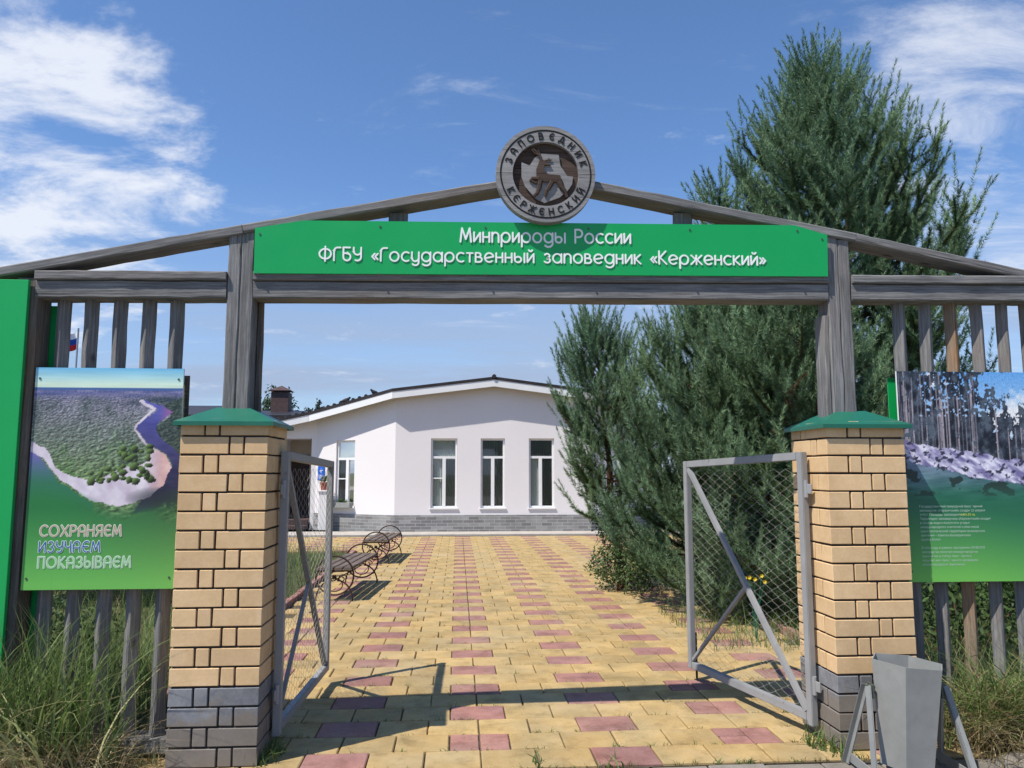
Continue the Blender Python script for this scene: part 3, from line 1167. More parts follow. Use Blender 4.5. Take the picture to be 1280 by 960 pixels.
# ================================================================== SLAT FENCES
def fence(label, xs, xa, xb, fresh):
    t = thing('slat_fence', label, 'fence', ((xa + xb) / 2, 4.42, 0), 0, 'slat fences beside the gateway')
    r = random.Random(int(abs(xa) * 97))
    for i, x in enumerate(xs):
        mat = 'wood_fresh' if i in fresh else 'wood_grey'
        timber('slat', (x + r.uniform(-.004, .004), 4.425, .09 + r.uniform(-.02, .02)), (x, 4.425, 2.50 + zb(x)), .062, .062, mat, t,
               roll=math.pi / 4 + r.uniform(-.06, .06), seg=16, wob=.0022, bev=.005)
    timber('base_plank', (xa, 4.435, .048), (xb, 4.435, .06), .15, .085, 'wood_grey', t, seg=9)
    return t


fence('dark slat fence with square bars set cornerwise behind the river poster', [-2.217, -2.067, -1.909, -1.751, -1.597], -2.31, -1.475, ())
fence('slat fence with one orange bar, behind the pine bank poster', [2.673, 2.840, 3.004, 3.168, 3.332, 3.49], 2.545, 3.53, (2,))

# big plain green panel at the left edge
gp = thing('green_panel', 'tall plain green panel at the left edge of the gateway', 'panel', (-2.85, 4.34, 0))
wp(MB().box(-3.35, -2.352, 4.296, 4.322, .02, 2.545, .002).build('face_sheet', 'sign_green'), gp)
wp(MB().box(-3.35, -2.268, 4.484, 4.512, .02, 2.44, .002).build('back_sheet', 'sign_green'), gp)
for zz in (.35, 1.2, 1.62, 2.3):
    wp(MB().box(-3.3, -2.44, 4.324, 4.36, zz, zz + .05, .004).build('rail', 'wood_dark'), gp)


# ================================================================== POSTERS
def poster_sheet(name, x0, x1, z0, z1, y, col, parent, nx, nz):
    xs = np.linspace(x0, x1, nx)
    zs = np.linspace(z1, z0, nz)
    X, Z = np.meshgrid(xs, zs)
    v = np.stack([X.ravel(), np.full(X.size, y), Z.ravel()], 1)
    i = np.arange(nx * nz).reshape(nz, nx)
    q = np.stack([i[1:, :-1].ravel(), i[1:, 1:].ravel(), i[:-1, 1:].ravel(), i[:-1, :-1].ravel()], 1)
    me = raw_mesh(name, v, q, 'print', col.reshape(-1, 3))
    o = link(name, me)
    return wp(o, parent)


def lerp(a, b, t):
    t = np.clip(t, 0, 1)[..., None]
    return np.asarray(a, float) * (1 - t) + np.asarray(b, float) * t


def river_print(nx, nz):
    u, v = np.meshgrid(np.linspace(0, 1, nx), np.linspace(0, 1, nz))
    n = lambda s, sd, o=4, a=1.45: fbm(u * s + 3, v * s * a + 5, sd, o)
    sc = np.interp(v, [0, .15, .5, 1], [95, 80, 34, 26])
    X, Y = (u - .5) * sc + 40, 58 * np.log(v + .12) * 1.2 + 90
    cr = vnoise(X, Y, 5) * .65 + vnoise(X * 2.1, Y * 2.1, 6) * .35
    emb = cr - (vnoise(X + .45, Y + .5, 5) * .65 + vnoise(X * 2.1 + .9, Y * 2.1 + 1.0, 6) * .35)
    patch = n(4.5, 44)
    # woods from the air: misty grey-lilac far off, greener towards the viewer
    a = lerp((150, 146, 166), (128, 140, 128), (v - .16) / .14)
    b = lerp((0, 0, 0), (1, 1, 1), np.ones_like(v)) * lerp((128, 140, 128), (126, 152, 104), (v - .32) / .16)
    c = np.where((v < .30)[..., None], a, b)
    dk = np.clip((patch - .5) * 4.5, 0, 1) * np.clip(1.2 - np.abs(v - .27) * 4, 0, 1)
    c = c * (1 - .62 * dk[..., None]) + np.array((58, 82, 72)) * (.62 * dk[..., None])
    c = c * (0.84 + .80 * emb + .30 * (cr - .5))[..., None]
    mist = np.clip((n(7, 47) - .47) * 4, 0, 1) * np.clip((.46 - v) * 5, 0, 1) * np.clip(.4 + u, 0, 1)
    c = c * (1 - .5 * mist[..., None]) + np.array((196, 190, 206)) * (.5 * mist[..., None]) * (.85 + .9 * emb[..., None])
    lush = np.clip((n(9, 48) - .52) * 5, 0, 1) * np.clip((v - .25) * 5, 0, 1)
    c = c * (1 - .55 * lush[..., None]) + np.array((74, 116, 56)) * (.55 * lush[..., None]) * (.9 + 1.1 * emb[..., None])
    far = np.clip((.15 - v) / .03, 0, 1)[..., None]
    c = c * (1 - far) + (lerp((84, 92, 140), (140, 134, 164), (fbm(u * 6, v * 90, 60, 3) - .3) * 2)) * far
    ridge = np.exp(-((v - .155 + .01 * np.sin(u * 9)) / .016) ** 2) * np.clip((u - .5) * 4, 0, 1)
    c = c * (1 - .75 * ridge[..., None]) + np.array((48, 62, 76)) * (.75 * ridge[..., None])
    c = c + np.random.default_rng(5).normal(0, 11, u.shape)[..., None]
    skyc = lerp((116, 188, 226), (216, 238, 216), v / .075) + 30 * (fbm(u * 3, v * 70, 70, 3)[..., None] - .5)
    c = np.where((v < .092)[..., None], skyc, c)
    c = np.where(((v >= .092) & (v < .104))[..., None], np.array((74, 104, 158)), c)
    right = inpoly(u, v, [(.86, .17), (1.02, .13), (1.02, .42), (.94, .40), (.84, .33), (.83, .27), (.93, .22)])
    c = np.where(right[..., None], lerp((30, 44, 42), (96, 108, 98), cr + emb), c)
    ju = (n(14, 80) - .5) * .022
    jv = (n(14, 81) - .5) * .022
    U, V = u + ju, v + jv
    river = inpoly(U, V, [(.74, .145), (.88, .175), (.93, .20), (.84, .255), (.83, .29), (.90, .34), (1.03, .41), (1.03, .66), (.70, .66), (.80, .575), (.90, .53), (.945, .45), (.92, .40), (.78, .34), (.70, .29), (.705, .26), (.79, .215), (.84, .185), (.72, .16)])
    wc = lerp((92, 92, 168), (46, 44, 74), (v - .2) * 3.2)
    wc = wc + np.array((66, 6, -14)) * np.clip(1 - np.abs(u - .93) * 12, 0, 1)[..., None] * (v < .30)[..., None]
    c = np.where(river[..., None], wc + 30 * (fbm(u * 10, v * 50, 84, 3)[..., None] - .5), c)
    leftw = inpoly(U, V, [(-.05, .385), (.04, .385), (.09, .43), (.17, .50), (.28, .56), (.43, .615), (.43, .8), (-.05, .8)])
    c = np.where(leftw[..., None], lerp((112, 108, 172), (52, 118, 88), (v - .40) * 8), c)
    sand = inpoly(U, V, [(.72, .146), (.83, .18), (.78, .215), (.70, .265), (.695, .29), (.77, .34), (.91, .40), (.945, .46), (.90, .54), (.80, .595), (.62, .635), (.43, .61), (.28, .545), (.165, .485), (.085, .41), (.0, .385), (.0, .345), (.09, .36), (.13, .40), (.17, .46), (.30, .50), (.42, .515), (.50, .495), (.56, .475), (.60, .455), (.71, .46), (.79, .43), (.80, .37), (.75, .34), (.685, .295), (.685, .26), (.76, .21), (.80, .185), (.70, .155)])
    sc_ = lerp((196, 180, 196), (236, 228, 234), n(12, 90) * 1.5 - .25)
    sc_ = lerp((0, 0, 0), (1, 1, 1), np.ones_like(v)) * sc_
    warm = np.clip(1 - np.abs(u - .90) * 9, 0, 1) * (v > .36) * (v < .56)
    sc_ = sc_ - np.array((0, 40, 60)) * (warm * .8)[..., None]
    c = np.where(sand[..., None], sc_, c)
    r = random.Random(8)
    for _ in range(46):
        t_ = r.random()
        bu, bv = (r.uniform(.60, .80), r.uniform(.36, .47)) if t_ < .55 else (r.uniform(.40, .85), r.uniform(.46, .525))
        ru, rv = r.uniform(.012, .034), r.uniform(.008, .02)
        d = ((u - bu) / ru) ** 2 + ((v - bv) / rv) ** 2
        hit = (d < 1 + .8 * (cr - .5)) & (v < .54)
        shade = np.clip(.75 - .5 * ((u - bu) / ru) - .5 * ((v - bv) / rv), .25, 1.25)
        c = np.where(hit[..., None], np.array((92, 116, 62)) * shade[..., None], c)
    gcol = lerp((44, 122, 66), (110, 188, 88), (v - .64) / .34)
    gcol = gcol - np.array((-14, 30, 6)) * np.clip((u - .25) * (1.08 - v) * 2.4, 0, 1)[..., None]
    fade = np.clip((v - .53 - .10 * np.exp(-((u - .62) / .26) ** 2)) / .075, 0, 1)
    c = c * (1 - fade[..., None]) + gcol * fade[..., None]
    darkw = np.clip(1 - ((u - .88) / .24) ** 2 - ((v - .60) / .06) ** 2, 0, 1)
    c = c * (1 - .75 * darkw[..., None]) + np.array((42, 46, 52)) * (.75 * darkw[..., None])
    shrub = np.clip(1.2 - ((u - .97) / .12) ** 2 - ((v - .66) / .05) ** 2, 0, 1) * (cr > .42) * .8
    c = c * (1 - shrub[..., None]) + (np.array((84, 128, 74)) * (.8 + emb[..., None])) * shrub[..., None]
    return lin(np.clip(c, 0, 255)) * .95


def bank_print(nx, nz):
    u, v = np.meshgrid(np.linspace(0, 1, nx), np.linspace(0, 1, nz))
    n = lambda s, sd, o=4, a=1.4: fbm(u * s + 3, v * s * a + 5, sd, o)
    c = lerp((104, 168, 230), (186, 214, 240), v / .26)
    cl = np.clip((n(6, 11) - .48) * 5 - np.abs(v - .2) * 6 + .3, 0, 1)
    c = c * (1 - cl[..., None]) + 240 * cl[..., None]
    base_line = .325 + .13 * u + (fbm(u * 8, u * 0 + 3, 33, 3) - .5) * .05
    k = fbm(u * 26, v * 26, 35, 4)
    wc = lerp((22, 26, 38), (84, 94, 106), (k - .34) * 2.6)
    # crowns thin out to the right where sky shows
    lim = np.interp(u, [0, .55, .62, .70, .80, .90, 1], [-.2, -.1, .03, .14, .24, .22, .26])
    edge = (v - lim) * 5 + (k - .5) * 3.2 + (fbm(u * 9, v * 5, 36, 3) - .5) * 1.5
    open_ = (fbm(u * 60, v * 70, 38, 2) > .68) & (u > .15) & (v < .22)
    wood_ = (edge > 0) & (v < base_line) & ~open_
    c = np.where(wood_[..., None], wc, c)
    r = random.Random(4)
    for _ in range(52):
        su, wd, va = r.uniform(0, 1), r.uniform(.0022, .0052), r.uniform(-.02, .16)
        if su > .62:
            va = max(va, .05 if su < .70 else .27)
        lean = r.uniform(-.03, .03)
        s_ = (np.abs(u - su - lean * v) < wd) & (v > va) & (v < base_line) & (k < .66)
        b = r.uniform(.3, .85)
        c = np.where(s_[..., None], c * (1 - b) + np.array((186, 172, 178)) * b, c)
    c = c + np.random.default_rng(6).normal(0, 9, u.shape)[..., None] * (v < .4)[..., None]
    bank_lo = .43 + .15 * u + (n(5, 50) - .5) * .06
    bk = (v >= base_line) & (v < bank_lo)
    str_ = fbm(u * 13 - v * 30, v * 10 + u * 7, 52, 4)
    bc = lerp((118, 110, 156), (232, 228, 242), (fbm(u * 26 - v * 60, v * 12 + u * 9, 52, 4) * .6 + str_ * .4 - .36) * 3.6)
    bc = np.where((fbm(u * 34 + v * 20, v * 60, 55, 3) > .63)[..., None], np.array((60, 58, 82)), bc)
    c = np.where(bk[..., None], bc, c)
    wat = v >= bank_lo
    w1 = lerp((112, 128, 152), (34, 100, 78), (v - .45) / .18)
    w1 = w1 + 60 * (fbm(u * 8 + v * 5, v * 60, 61, 3)[..., None] - .5)
    rock = (fbm(u * 11, v * 20, 63, 3) > .58) & (v < .60) & (u < .8)
    w1 = np.where(rock[..., None], np.array((38, 58, 54)), w1)
    c = np.where(wat[..., None], w1, c)
    gcol = lerp((38, 108, 78), (112, 188, 84), (v - .64) / .34 - .35 * np.clip(u - .45, 0, 1))
    fade = np.clip((v - .54) / .12, 0, 1)
    c = c * (1 - fade[..., None]) + gcol * fade[..., None]
    return lin(np.clip(c, 0, 255)) * .95


def small_text(body, x, z, size, y, mat, parent, name='lettering'):
    cu = bpy.data.curves.new(name, 'FONT')
    cu.body = body
    cu.size = size
    cu.space_line = 1.28
    cu.resolution_u = 1
    to = bpy.data.objects.new(name, cu)
    COL.objects.link(to)
    dg = bpy.context.evaluated_depsgraph_get()
    me = bpy.data.meshes.new_from_object(to.evaluated_get(dg))
    bpy.data.objects.remove(to)
    me.materials.clear()
    me.materials.append(MT[mat])
    o = link(name, me, None, (x, y, z), (math.pi / 2, 0, 0))
    return wp(o, parent)


def poster(label, x0, x1, z0, z1, col, nx, nz, back_x):
    t = thing('poster', label, 'poster', ((x0 + x1) / 2, 4.35, z0), 0, 'picture posters on the fences')
    poster_sheet('print', x0, x1, z0, z1, 4.339, col, t, nx, nz)
    wp(MB().box(x0, x1, 4.3395, 4.352, z0, z1).build('board', 'fascia_white'), t)
    wp(MB().box(back_x[0], back_x[1], 4.492, 4.500, z0 + .02, z1 - .02).build('back_sheet', 'sign_green' if x0 > 0 else 'wood_dark'), t)
    for x in (x0 + .025, x1 - .025):
        for z in (z1 - .06, z0 + .06):
            wp(MB().tube([(0, 0, 0), (0, -.003, 0)], .006, 8).build('screw', 'screw', loc=(x, 4.3385, z)), t)
    return t


PL = (-2.303, -1.516, .875, 2.066)
p1 = poster('poster of a river bend and sandbank fading to green', *PL, river_print(170, 258), 170, 258, (-2.25, -1.535))
tx = MB()
for word, xa, xb, z, mat in (('СОХРАНЯЕМ', -2.222, -1.804, 1.156, 'txt_orange'), ('ИЗУЧАЕМ', -2.222, -1.909, 1.072, 'txt_blue'), ('ПОКАЗЫВАЕМ', -2.222, -1.746, .990, 'txt_pale')):
    a = MB()
    lettering(word, xa, xb, z, .056, 4.3383, .0122, None, None, gap=.30, flat=.05, one=a)
    wp(a.build('lettering', 'txt_light'), p1)
    b = MB()
    lettering(word, xa, xb, z, .056, 4.3374, .0062, None, None, gap=.30, flat=.05, one=b)
    wp(b.build('lettering', mat), p1)
PR = (2.589, 3.44, .868, 2.090)
p2 = poster('poster of pines on a washed bank above green water', *PR, bank_print(184, 264), 184, 264, (2.622, 3.46))
small_text('Государственный природный биосферный\nзаповедник «Керженский» создан 23 апреля\n1993 г. Площадь заповедника –', 2.680, 1.292, .0185, 4.3384, 'txt_white', p2)
small_text('46 856,53 га.', 2.918, 1.292 - .0185 * 1.28 * 2, .0185, 4.3384, 'txt_yellow', p2)
small_text('Территория заповедника «Керженский» входит\nв состав водно-болотного угодья\nмеждународного значения и ключевой\nорнитологической территории всемирного\nзначения – Камско-Бакалдинская\nгруппа болот.\n \nВ 2002 году в рамках программы ЮНЕСКО\nзаповедник получил международное\nпризнание и статус биосферного,\nполучил имя биосферного резервата\n«Нижегородское Заволжье».', 2.680, 1.292 - .0185 * 1.28 * 3, .0185, 4.3384, 'txt_white', p2)


# ================================================================== GATE LEAVES
def leaf(label, hinge, outer, hand):
    hx, hy = hinge
    ox, oy = outer
    ln = math.hypot(ox - hx, oy - hy)
    t = thing('gate_leaf', label, 'gate', (hx, hy, 0), math.atan2(oy - hy, ox - hx), 'leaves of the open gate')
    # local x from hinge to free end; the free end has sagged a little
    z0, z1, sag = .075, 1.590, .038
    s_ = lambda x: -sag * x / ln
    a = .048

    def bar(name, p, q, wd=a, dp=.042):
        p, q = Vector(p), Vector(q)
        d = (q - p).normalized()
        nrm = Vector((-d.z, 0, d.x))
        vs = []
        for e in (p, q):
            for sy, sn in ((-1, -1), (1, -1), (1, 1), (-1, 1)):
                vs.append(e + Vector((0, sy * dp / 2, 0)) + nrm * (sn * wd / 2))
        mb = MB().add(vs, [(0, 1, 2, 3), (7, 6, 5, 4), (0, 4, 5, 1), (1, 5, 6, 2), (2, 6, 7, 3), (3, 7, 4, 0)])
        bm = bmesh.new()
        bv = [bm.verts.new(v) for v in mb.v]
        for f in mb.f:
            bm.faces.new([bv[i] for i in f])
        bmesh.ops.bevel(bm, geom=bm.edges[:], offset=.004, segments=2, affect='EDGES')
        me = bpy.data.meshes.new(name)
        bmesh.ops.recalc_face_normals(bm, faces=bm.faces)
        bm.to_mesh(me)
        bm.free()
        me.materials.append(MT['gate_grey'])
        return link(name, me, t)
    bar('stile', (0, 0, z0 - .01), (0, 0, z1 + a / 2))
    bar('stile', (ln, 0, z0 + .03 + s_(ln) * .3), (ln, 0, z1 + s_(ln) + a / 2))
    bar('rail', (a / 2 + .001, 0, z1), (ln - a / 2 - .001, 0, z1 + s_(ln)))
    bar('rail', (a / 2 + .001, 0, z0 + .035), (ln - a / 2 - .001, 0, z0 + .055 + s_(ln) * .3))
    zb0, zb1 = z0 + .06, z1 - .03
    if hand == 'right':
        p, q, foot = (ln - .03, zb1 + s_(ln)), (.03, zb0), (ln - .03, zb0 + .02)
    else:
        p, q, foot = (.03, zb1), (ln - .03, zb0 + .02), (.03, zb0)
    bar('brace', (p[0], .006, p[1]), (q[0], .006, q[1]), .036, .03)
    mid = ((p[0] + q[0]) / 2 + .02, (p[1] + q[1]) / 2)
    mid = (p[0] + (q[0] - p[0]) * .55, p[1] + (q[1] - p[1]) * .55)
    bar('brace', (mid[0], .008, mid[1]), (foot[0], .008, foot[1]), .026, .024)
    # chain link: interlocked zigzag wires
    mesh = MB()
    cw, ch = .058, .060
    k = int((ln - a) / cw)
    x0 = (ln - k * cw) / 2
    rows = int((z1 - z0 - .09) / ch)
    for i in range(k):
        pts = []
        for j in range(2 * rows + 1):
            x = x0 + cw * (i + (0.5 + .53 * (1 if (j + i) % 2 else -1)))
            z = z0 + .062 + ch / 2 * j
            zt = z1 + s_(x) - .02
            if z > zt:
                break
            pts.append((min(max(x, .02), ln - .02), -.012 + .003 * (1 if (j + i) % 2 else -1), z))
        mesh.tube(pts, .00115, 3, cap=False)
    kind(mesh.build('chain_link', 'wire', t), 'stuff')
    # strap hinges
    for z in (.29, 1.40):
        hb = MB()
        hb.tube([(-.028, -.012 * 0, z - .05), (-.028, 0, z + .05)], .013, 10)
        hb.box(-.075, -.024, -.004, .004, z - .028, z + .028, .0015)
        o = hb.build('hinge', 'gate_grey', t)
    # drop bolt at the free end
    if hand == 'right':
        MB().tube([(ln - .012, -.03, .012), (ln - .012, -.03, .34)], .008, 8).build('drop_bolt', 'iron', t)
    return t


leaf('open gate leaf with shaded frame beside the benches', (-.975, 4.475), (-.922, 5.725), 'left')
leaf('open gate leaf of light grey steel before the pine', (2.028, 4.425), (1.702, 5.632), 'right')


# ================================================================== LITTER BIN
bn = thing('litter_bin', 'grey six-sided metal litter bin on splayed legs beside the pillar', 'litter bin', (2.262, 3.875, 0), R(-3))
T_ = Matrix.Rotation(R(4.5), 4, 'Y')


def hexring(rad, z, dx=0.0):
    return [T_ @ Vector((rad * math.cos(R(60 * i)) + dx, rad * math.sin(R(60 * i)), z - .30)) + Vector((0, 0, .30)) for i in range(6)]


o_t, o_b = hexring(.180, .545), hexring(.136, .045, .012)
i_t, i_b = hexring(.174, .545), hexring(.131, .052, .012)
mb = MB()
mb.add(o_t + o_b + i_t + i_b,
       [(i, (i + 1) % 6, 6 + (i + 1) % 6, 6 + i) for i in range(6)] +
       [(12 + i, 18 + i, 18 + (i + 1) % 6, 12 + (i + 1) % 6) for i in range(6)] +
       [(i, 12 + i, 12 + (i + 1) % 6, (i + 1) % 6) for i in range(6)] +
       [tuple(range(6, 12)), tuple(range(18, 24))])
mb.build('body', 'bin_grey', bn)
for sx in (-1, 1):
    px_ = sx * .186 + .0
    for sy in (-1, 1):
        top = Vector((px_, sy * .008, .43))
        bot = Vector((px_ + sx * .055, sy * .155, .0))
        d = bot - top
        mb = MB()
        e1 = Vector((0, 1, 0)) * .016
        e2 = Vector((1, 0, 0)) * .003
        vs = [p + a + b for p in (top, bot) for a, b in ((-e1, -e2), (e1, -e2), (e1, e2), (-e1, e2))]
        fs = [(0, 1, 2, 3), (7, 6, 5, 4), (0, 4, 5, 1), (1, 5, 6, 2), (2, 6, 7, 3), (3, 7, 4, 0)]
        # angle iron: a second flange
        mb.add(vs, fs)
        e3 = Vector((sx, 0, 0)) * .026
        off = Vector((0, sy * .016, 0))
        vs = [p + off + a + b for p in (top, bot) for a, b in ((Vector(), Vector((0, -.003 * sy, 0))), (e3, Vector((0, -.003 * sy, 0))), (e3, Vector()), (Vector(), Vector()))]
        mb.add(vs, fs)
        mb.build('leg', 'bin_grey', bn)
    fb = MB()
    fb.box(px_ + sx * .048 - .0025, px_ + sx * .048 + .0025, -.175, .175, .012, .062, .001)
    fb.build('foot_bar', 'bin_grey', bn)
    pb = MB()
    pb.tube([(px_ - sx * .03, 0, .425), (px_ + sx * .016, 0, .425)], .008, 8)
    pb.box(px_ - sx * .012 - .004, px_ - sx * .012 + .004, -.03, .03, .37, .44, .001)
    pb.build('pivot', 'screw', bn)


# ================================================================== BENCHES
def make_bench():
    t = bpy.data.objects.new('park_bench', None)
    COL.objects.link(t)
    ln = 1.5
    for ye in (0.0, ln):
        ring = MB()
        ring.tube([(.222 * math.cos(2 * math.pi * i / 36), ye, .292 + .222 * math.sin(2 * math.pi * i / 36)) for i in range(36)], .0105, 6, True)
        w_ = ring.build('wheel_end', 'iron', t, smooth=True)
        sc = MB()
        sc.tube([(-.218, ye, .345), (.218, ye, .345)], .0095, 6)
        for sx in (-1, 1):
            # bowed legs and little scrolls
            sc.tube([(sx * (.03 + .185 * math.sin(a)), ye, .235 * math.cos(a) ** 1.0) for a in [i * math.pi / 2 / 10 for i in range(11)]], .0095, 6)
            sc.tube([(sx * (.09 + (.055 - .0022 * i) * math.cos(i * .42)), ye, .255 + (.055 - .0022 * i) * math.sin(i * .42)) for i in range(20)], .0065, 5)
            sc.tube([(sx * (.17 + (.03 - .0014 * i) * math.cos(i * .5)), ye, .315 + (.03 - .0014 * i) * math.sin(i * .5)) for i in range(16)], .005, 5)
        sc.tube([(.095 * math.cos(2 * math.pi * i / 20), ye, .185 + .075 * math.sin(2 * math.pi * i / 20)) for i in range(20)], .007, 5, True)
        sc.build('scrollwork', 'iron', w_, smooth=True)
        bo = MB()
        for i in range(6):
            a = i * math.pi / 3
            bo.tube([(0, ye - .012, .275), (.028 * math.cos(a), ye - .016, .275 + .028 * math.sin(a))], [.012, .007], 6)
        bo.build('rosette', 'iron', w_, smooth=True)
    br = MB().tube([(0, 0, .235), (0, ln, .235)], .009, 6)
    br.build('tie_bar', 'iron', t)
    for i in range(4):
        x = -.158 + .105 * i
        o = timber('slat', (x, -.06, .374), (x, ln + .06, .374), .088, .034, 'wood_bench', None, seg=6, wob=.002)
        o.parent = t
    return t


def copy_tree(o, parent=None):
    c = o.copy()
    COL.objects.link(c)
    c.parent = parent
    for ch in list(o.children):
        copy_tree(ch, c)
    return c


b1 = make_bench()
b2 = copy_tree(b1)
b1.location, b1.rotation_euler = (-1.42, 9.30, 0), (0, 0, R(-5))
b2.location, b2.rotation_euler = (-1.315, 12.90, 0), (0, 0, R(-3.5))
tag(b1, 'bench with iron wheel ends nearer to the gate', 'bench', 'wheel benches along the path')
tag(b2, 'bench with iron wheel ends nearer to the white house', 'bench', 'wheel benches along the path')

# ================================================================== WHITE HOUSE
house = thing('white_house', 'white plastered house with low gable and tall windows behind the court', 'house', (0.9, 19.3, 0))
RX, RZ = 0.90, 3.78                     # ridge, underside of the roof covering
PLAN = [(-3.70, 20.55), (-1.54, 19.30), (3.34, 19.30), (5.50, 20.55)]


def roof_z(x):
    d = abs(x - RX)
    return RZ - .1255 * min(d, 2.5) - .225 * max(0, d - 2.5)


def wall_facet(p, q, openings, z_bot, name='wall', mat='plaster', top=None, depth=.14):
    """one plane of wall from plan point p to q with real openings; openings (s0,s1,z0,z1) along it"""
    p, q = Vector((*p, 0)), Vector((*q, 0))
    ln = (q - p).length
    d = (q - p) / ln
    nin = Vector((-d.y, d.x, 0))
    ss = sorted({0.0, ln} | {o_[0] for o_ in openings} | {o_[1] for o_ in openings} | ({(RX - p.x) / d.x} if abs(d.x) > .99 and p.x < RX < q.x else set()))
    zs = sorted({z_bot} | {o_[2] for o_ in openings} | {o_[3] for o_ in openings})
    topf = top or (lambda x: roof_z(x) - .02)
    mb = MB()
    P = lambda s, z, k=0.0: p + d * s + nin * k + Vector((0, 0, z))
    for a, b in zip(ss, ss[1:]):
        for i, z in enumerate(zs):
            last = i == len(zs) - 1
            za, zb_ = (topf((p + d * a).x), topf((p + d * b).x)) if last else (zs[i + 1],) * 2
            if any(o_[0] <= a + 1e-6 and b <= o_[1] + 1e-6 and o_[2] <= z + 1e-6 and (not last) and zs[i + 1] <= o_[3] + 1e-6 for o_ in openings):
                continue
            mb.add([P(a, z), P(b, z), P(b, zb_), P(a, za)], [(0, 1, 2, 3)])
    for s0, s1, z0, z1 in openings:
        mb.add([P(s0, z0), P(s1, z0), P(s1, z1), P(s0, z1), P(s0, z0, depth), P(s1, z0, depth), P(s1, z1, depth), P(s0, z1, depth)],
               [(0, 4, 5, 1), (1, 5, 6, 2), (2, 6, 7, 3), (3, 7, 4, 0)])
    o = mb.build(name, mat)
    wp(o, house)
    return P


def window(P, s0, s1, z0, z1, split, vent=False, box=False):
    """white frame with a top light over two casements, set back in the opening; world-space corners through P"""
    t = .055
    w_ = s1 - s0

    def slab(mb, a, b, c, e, k0, k1):
        vs = [P(a, c, k0), P(b, c, k0), P(b, e, k0), P(a, e, k0), P(a, c, k1), P(b, c, k1), P(b, e, k1), P(a, e, k1)]
        mb.add(vs, [(0, 1, 2, 3), (7, 6, 5, 4), (0, 4, 5, 1), (1, 5, 6, 2), (2, 6, 7, 3), (3, 7, 4, 0)])
    fr = MB()
    g_ = .004
    f = .048
    zt = z1 - .47
    slab(fr, s0 + g_, s0 + f, z0 + g_, z1 - g_, t, t + .06)
    slab(fr, s1 - f, s1 - g_, z0 + g_, z1 - g_, t, t + .06)
    slab(fr, s0 + f, s1 - f, z1 - f, z1 - g_, t + .001, t + .059)
    slab(fr, s0 + f, s1 - f, z0 + g_, z0 + f, t + .001, t + .059)
    slab(fr, s0 + f, s1 - f, zt - .03, zt + .03, t - .002, t + .057)
    sm = s0 + w_ * split
    slab(fr, sm - .042, sm + .042, z0 + f, zt - .03, t - .004, t + .055)
    if vent:
        slab(fr, s0 + f, sm - .042, z0 + .72, z0 + .75, t - .002, t + .05)
    win = wp(fr.build('window', 'frame_white'), house)
    for a, b, c, e in ((s0 + f, s1 - f, zt + .03, z1 - f), (s0 + f, sm - .042, z0 + f, zt - .03), (sm + .042, s1 - f, z0 + f, zt - .03)):
        pn = MB().add([P(a, c, t + .03), P(b, c, t + .03), P(b, e, t + .03), P(a, e, t + .03)], [(0, 1, 2, 3)]).build('pane', 'glass')
        wp(pn, win)
    cu = MB()
    nf = 26
    vs = []
    for i in range(nf + 1):
        s = s0 + .01 + (w_ - .02) * i / nf
        k = t + .075 + .018 * (i % 2)
        vs += [P(s, z0 + .02, k), P(s, z1 - .005, k)]
    cu.add(vs, [(2 * i, 2 * i + 2, 2 * i + 3, 2 * i + 1) for i in range(nf)])
    wp(cu.build('curtain', 'curtain'), win)
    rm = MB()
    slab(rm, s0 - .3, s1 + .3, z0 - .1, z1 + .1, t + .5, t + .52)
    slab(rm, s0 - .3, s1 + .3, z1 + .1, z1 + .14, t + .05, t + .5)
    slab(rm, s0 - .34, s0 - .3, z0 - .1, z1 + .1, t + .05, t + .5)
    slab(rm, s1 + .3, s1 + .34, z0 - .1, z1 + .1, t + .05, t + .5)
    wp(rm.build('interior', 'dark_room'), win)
    si = MB()
    slab(si, s0 - .03, s1 + .03, z0 - .028, z0 - .002, -.035, t)
    wp(si.build('sill', 'frame_white'), win)
    return win


ZP = .43                                # top of the plinth
Pf = wall_facet(PLAN[1], PLAN[2], [(.884, 1.536, .60, 2.322), (2.122, 2.727, .60, 2.325), (3.331, 3.969, .60, 2.328)], ZP)
window(Pf, .884, 1.536, .60, 2.322, .50, vent=True)
window(Pf, 2.122, 2.727, .60, 2.325, .50)
window(Pf, 3.331, 3.969, .60, 2.328, .46)
Pl = wall_facet(PLAN[0], PLAN[1], [(.66, 1.26, .58, 2.295)], ZP)
window(Pl, .66, 1.26, .58, 2.295, .55, vent=True)
Pr = wall_facet(PLAN[2], PLAN[3], [(.9, 1.5, .58, 2.295)], ZP)
window(Pr, .9, 1.5, .58, 2.295, .5)
# entrance wall to the left with a recessed porch
Pe = wall_facet((-7.4, 20.55), (-3.70, 20.55), [(2.78, 3.58, 0.0, 2.36)], 0.0, depth=1.3)
mb = MB()
mb.box(-4.9, -3.9, 21.80, 21.86, 0, 2.5)
wp(mb.build('porch_wall', 'plaster_beige'), house)
dr = MB().box(-4.58, -4.10, 21.74, 21.79, .30, 1.95, .004)
door = wp(dr.build('door', 'door_brown'), house)
wp(MB().tube([(-4.16, 21.735, 1.02), (-4.16, 21.69, 1.02), (-4.24, 21.69, 1.02)], .012, 6).build('handle', 'pole_metal'), door)
for i, (ya, zz) in enumerate(((20.15, .13), (20.45, .27))):
    wp(MB().box(-4.75, -3.85, ya, 20.75 + .9 * i, .03 if i == 0 else .1305, zz, .008).build('step', 'chimney_brown'), house)
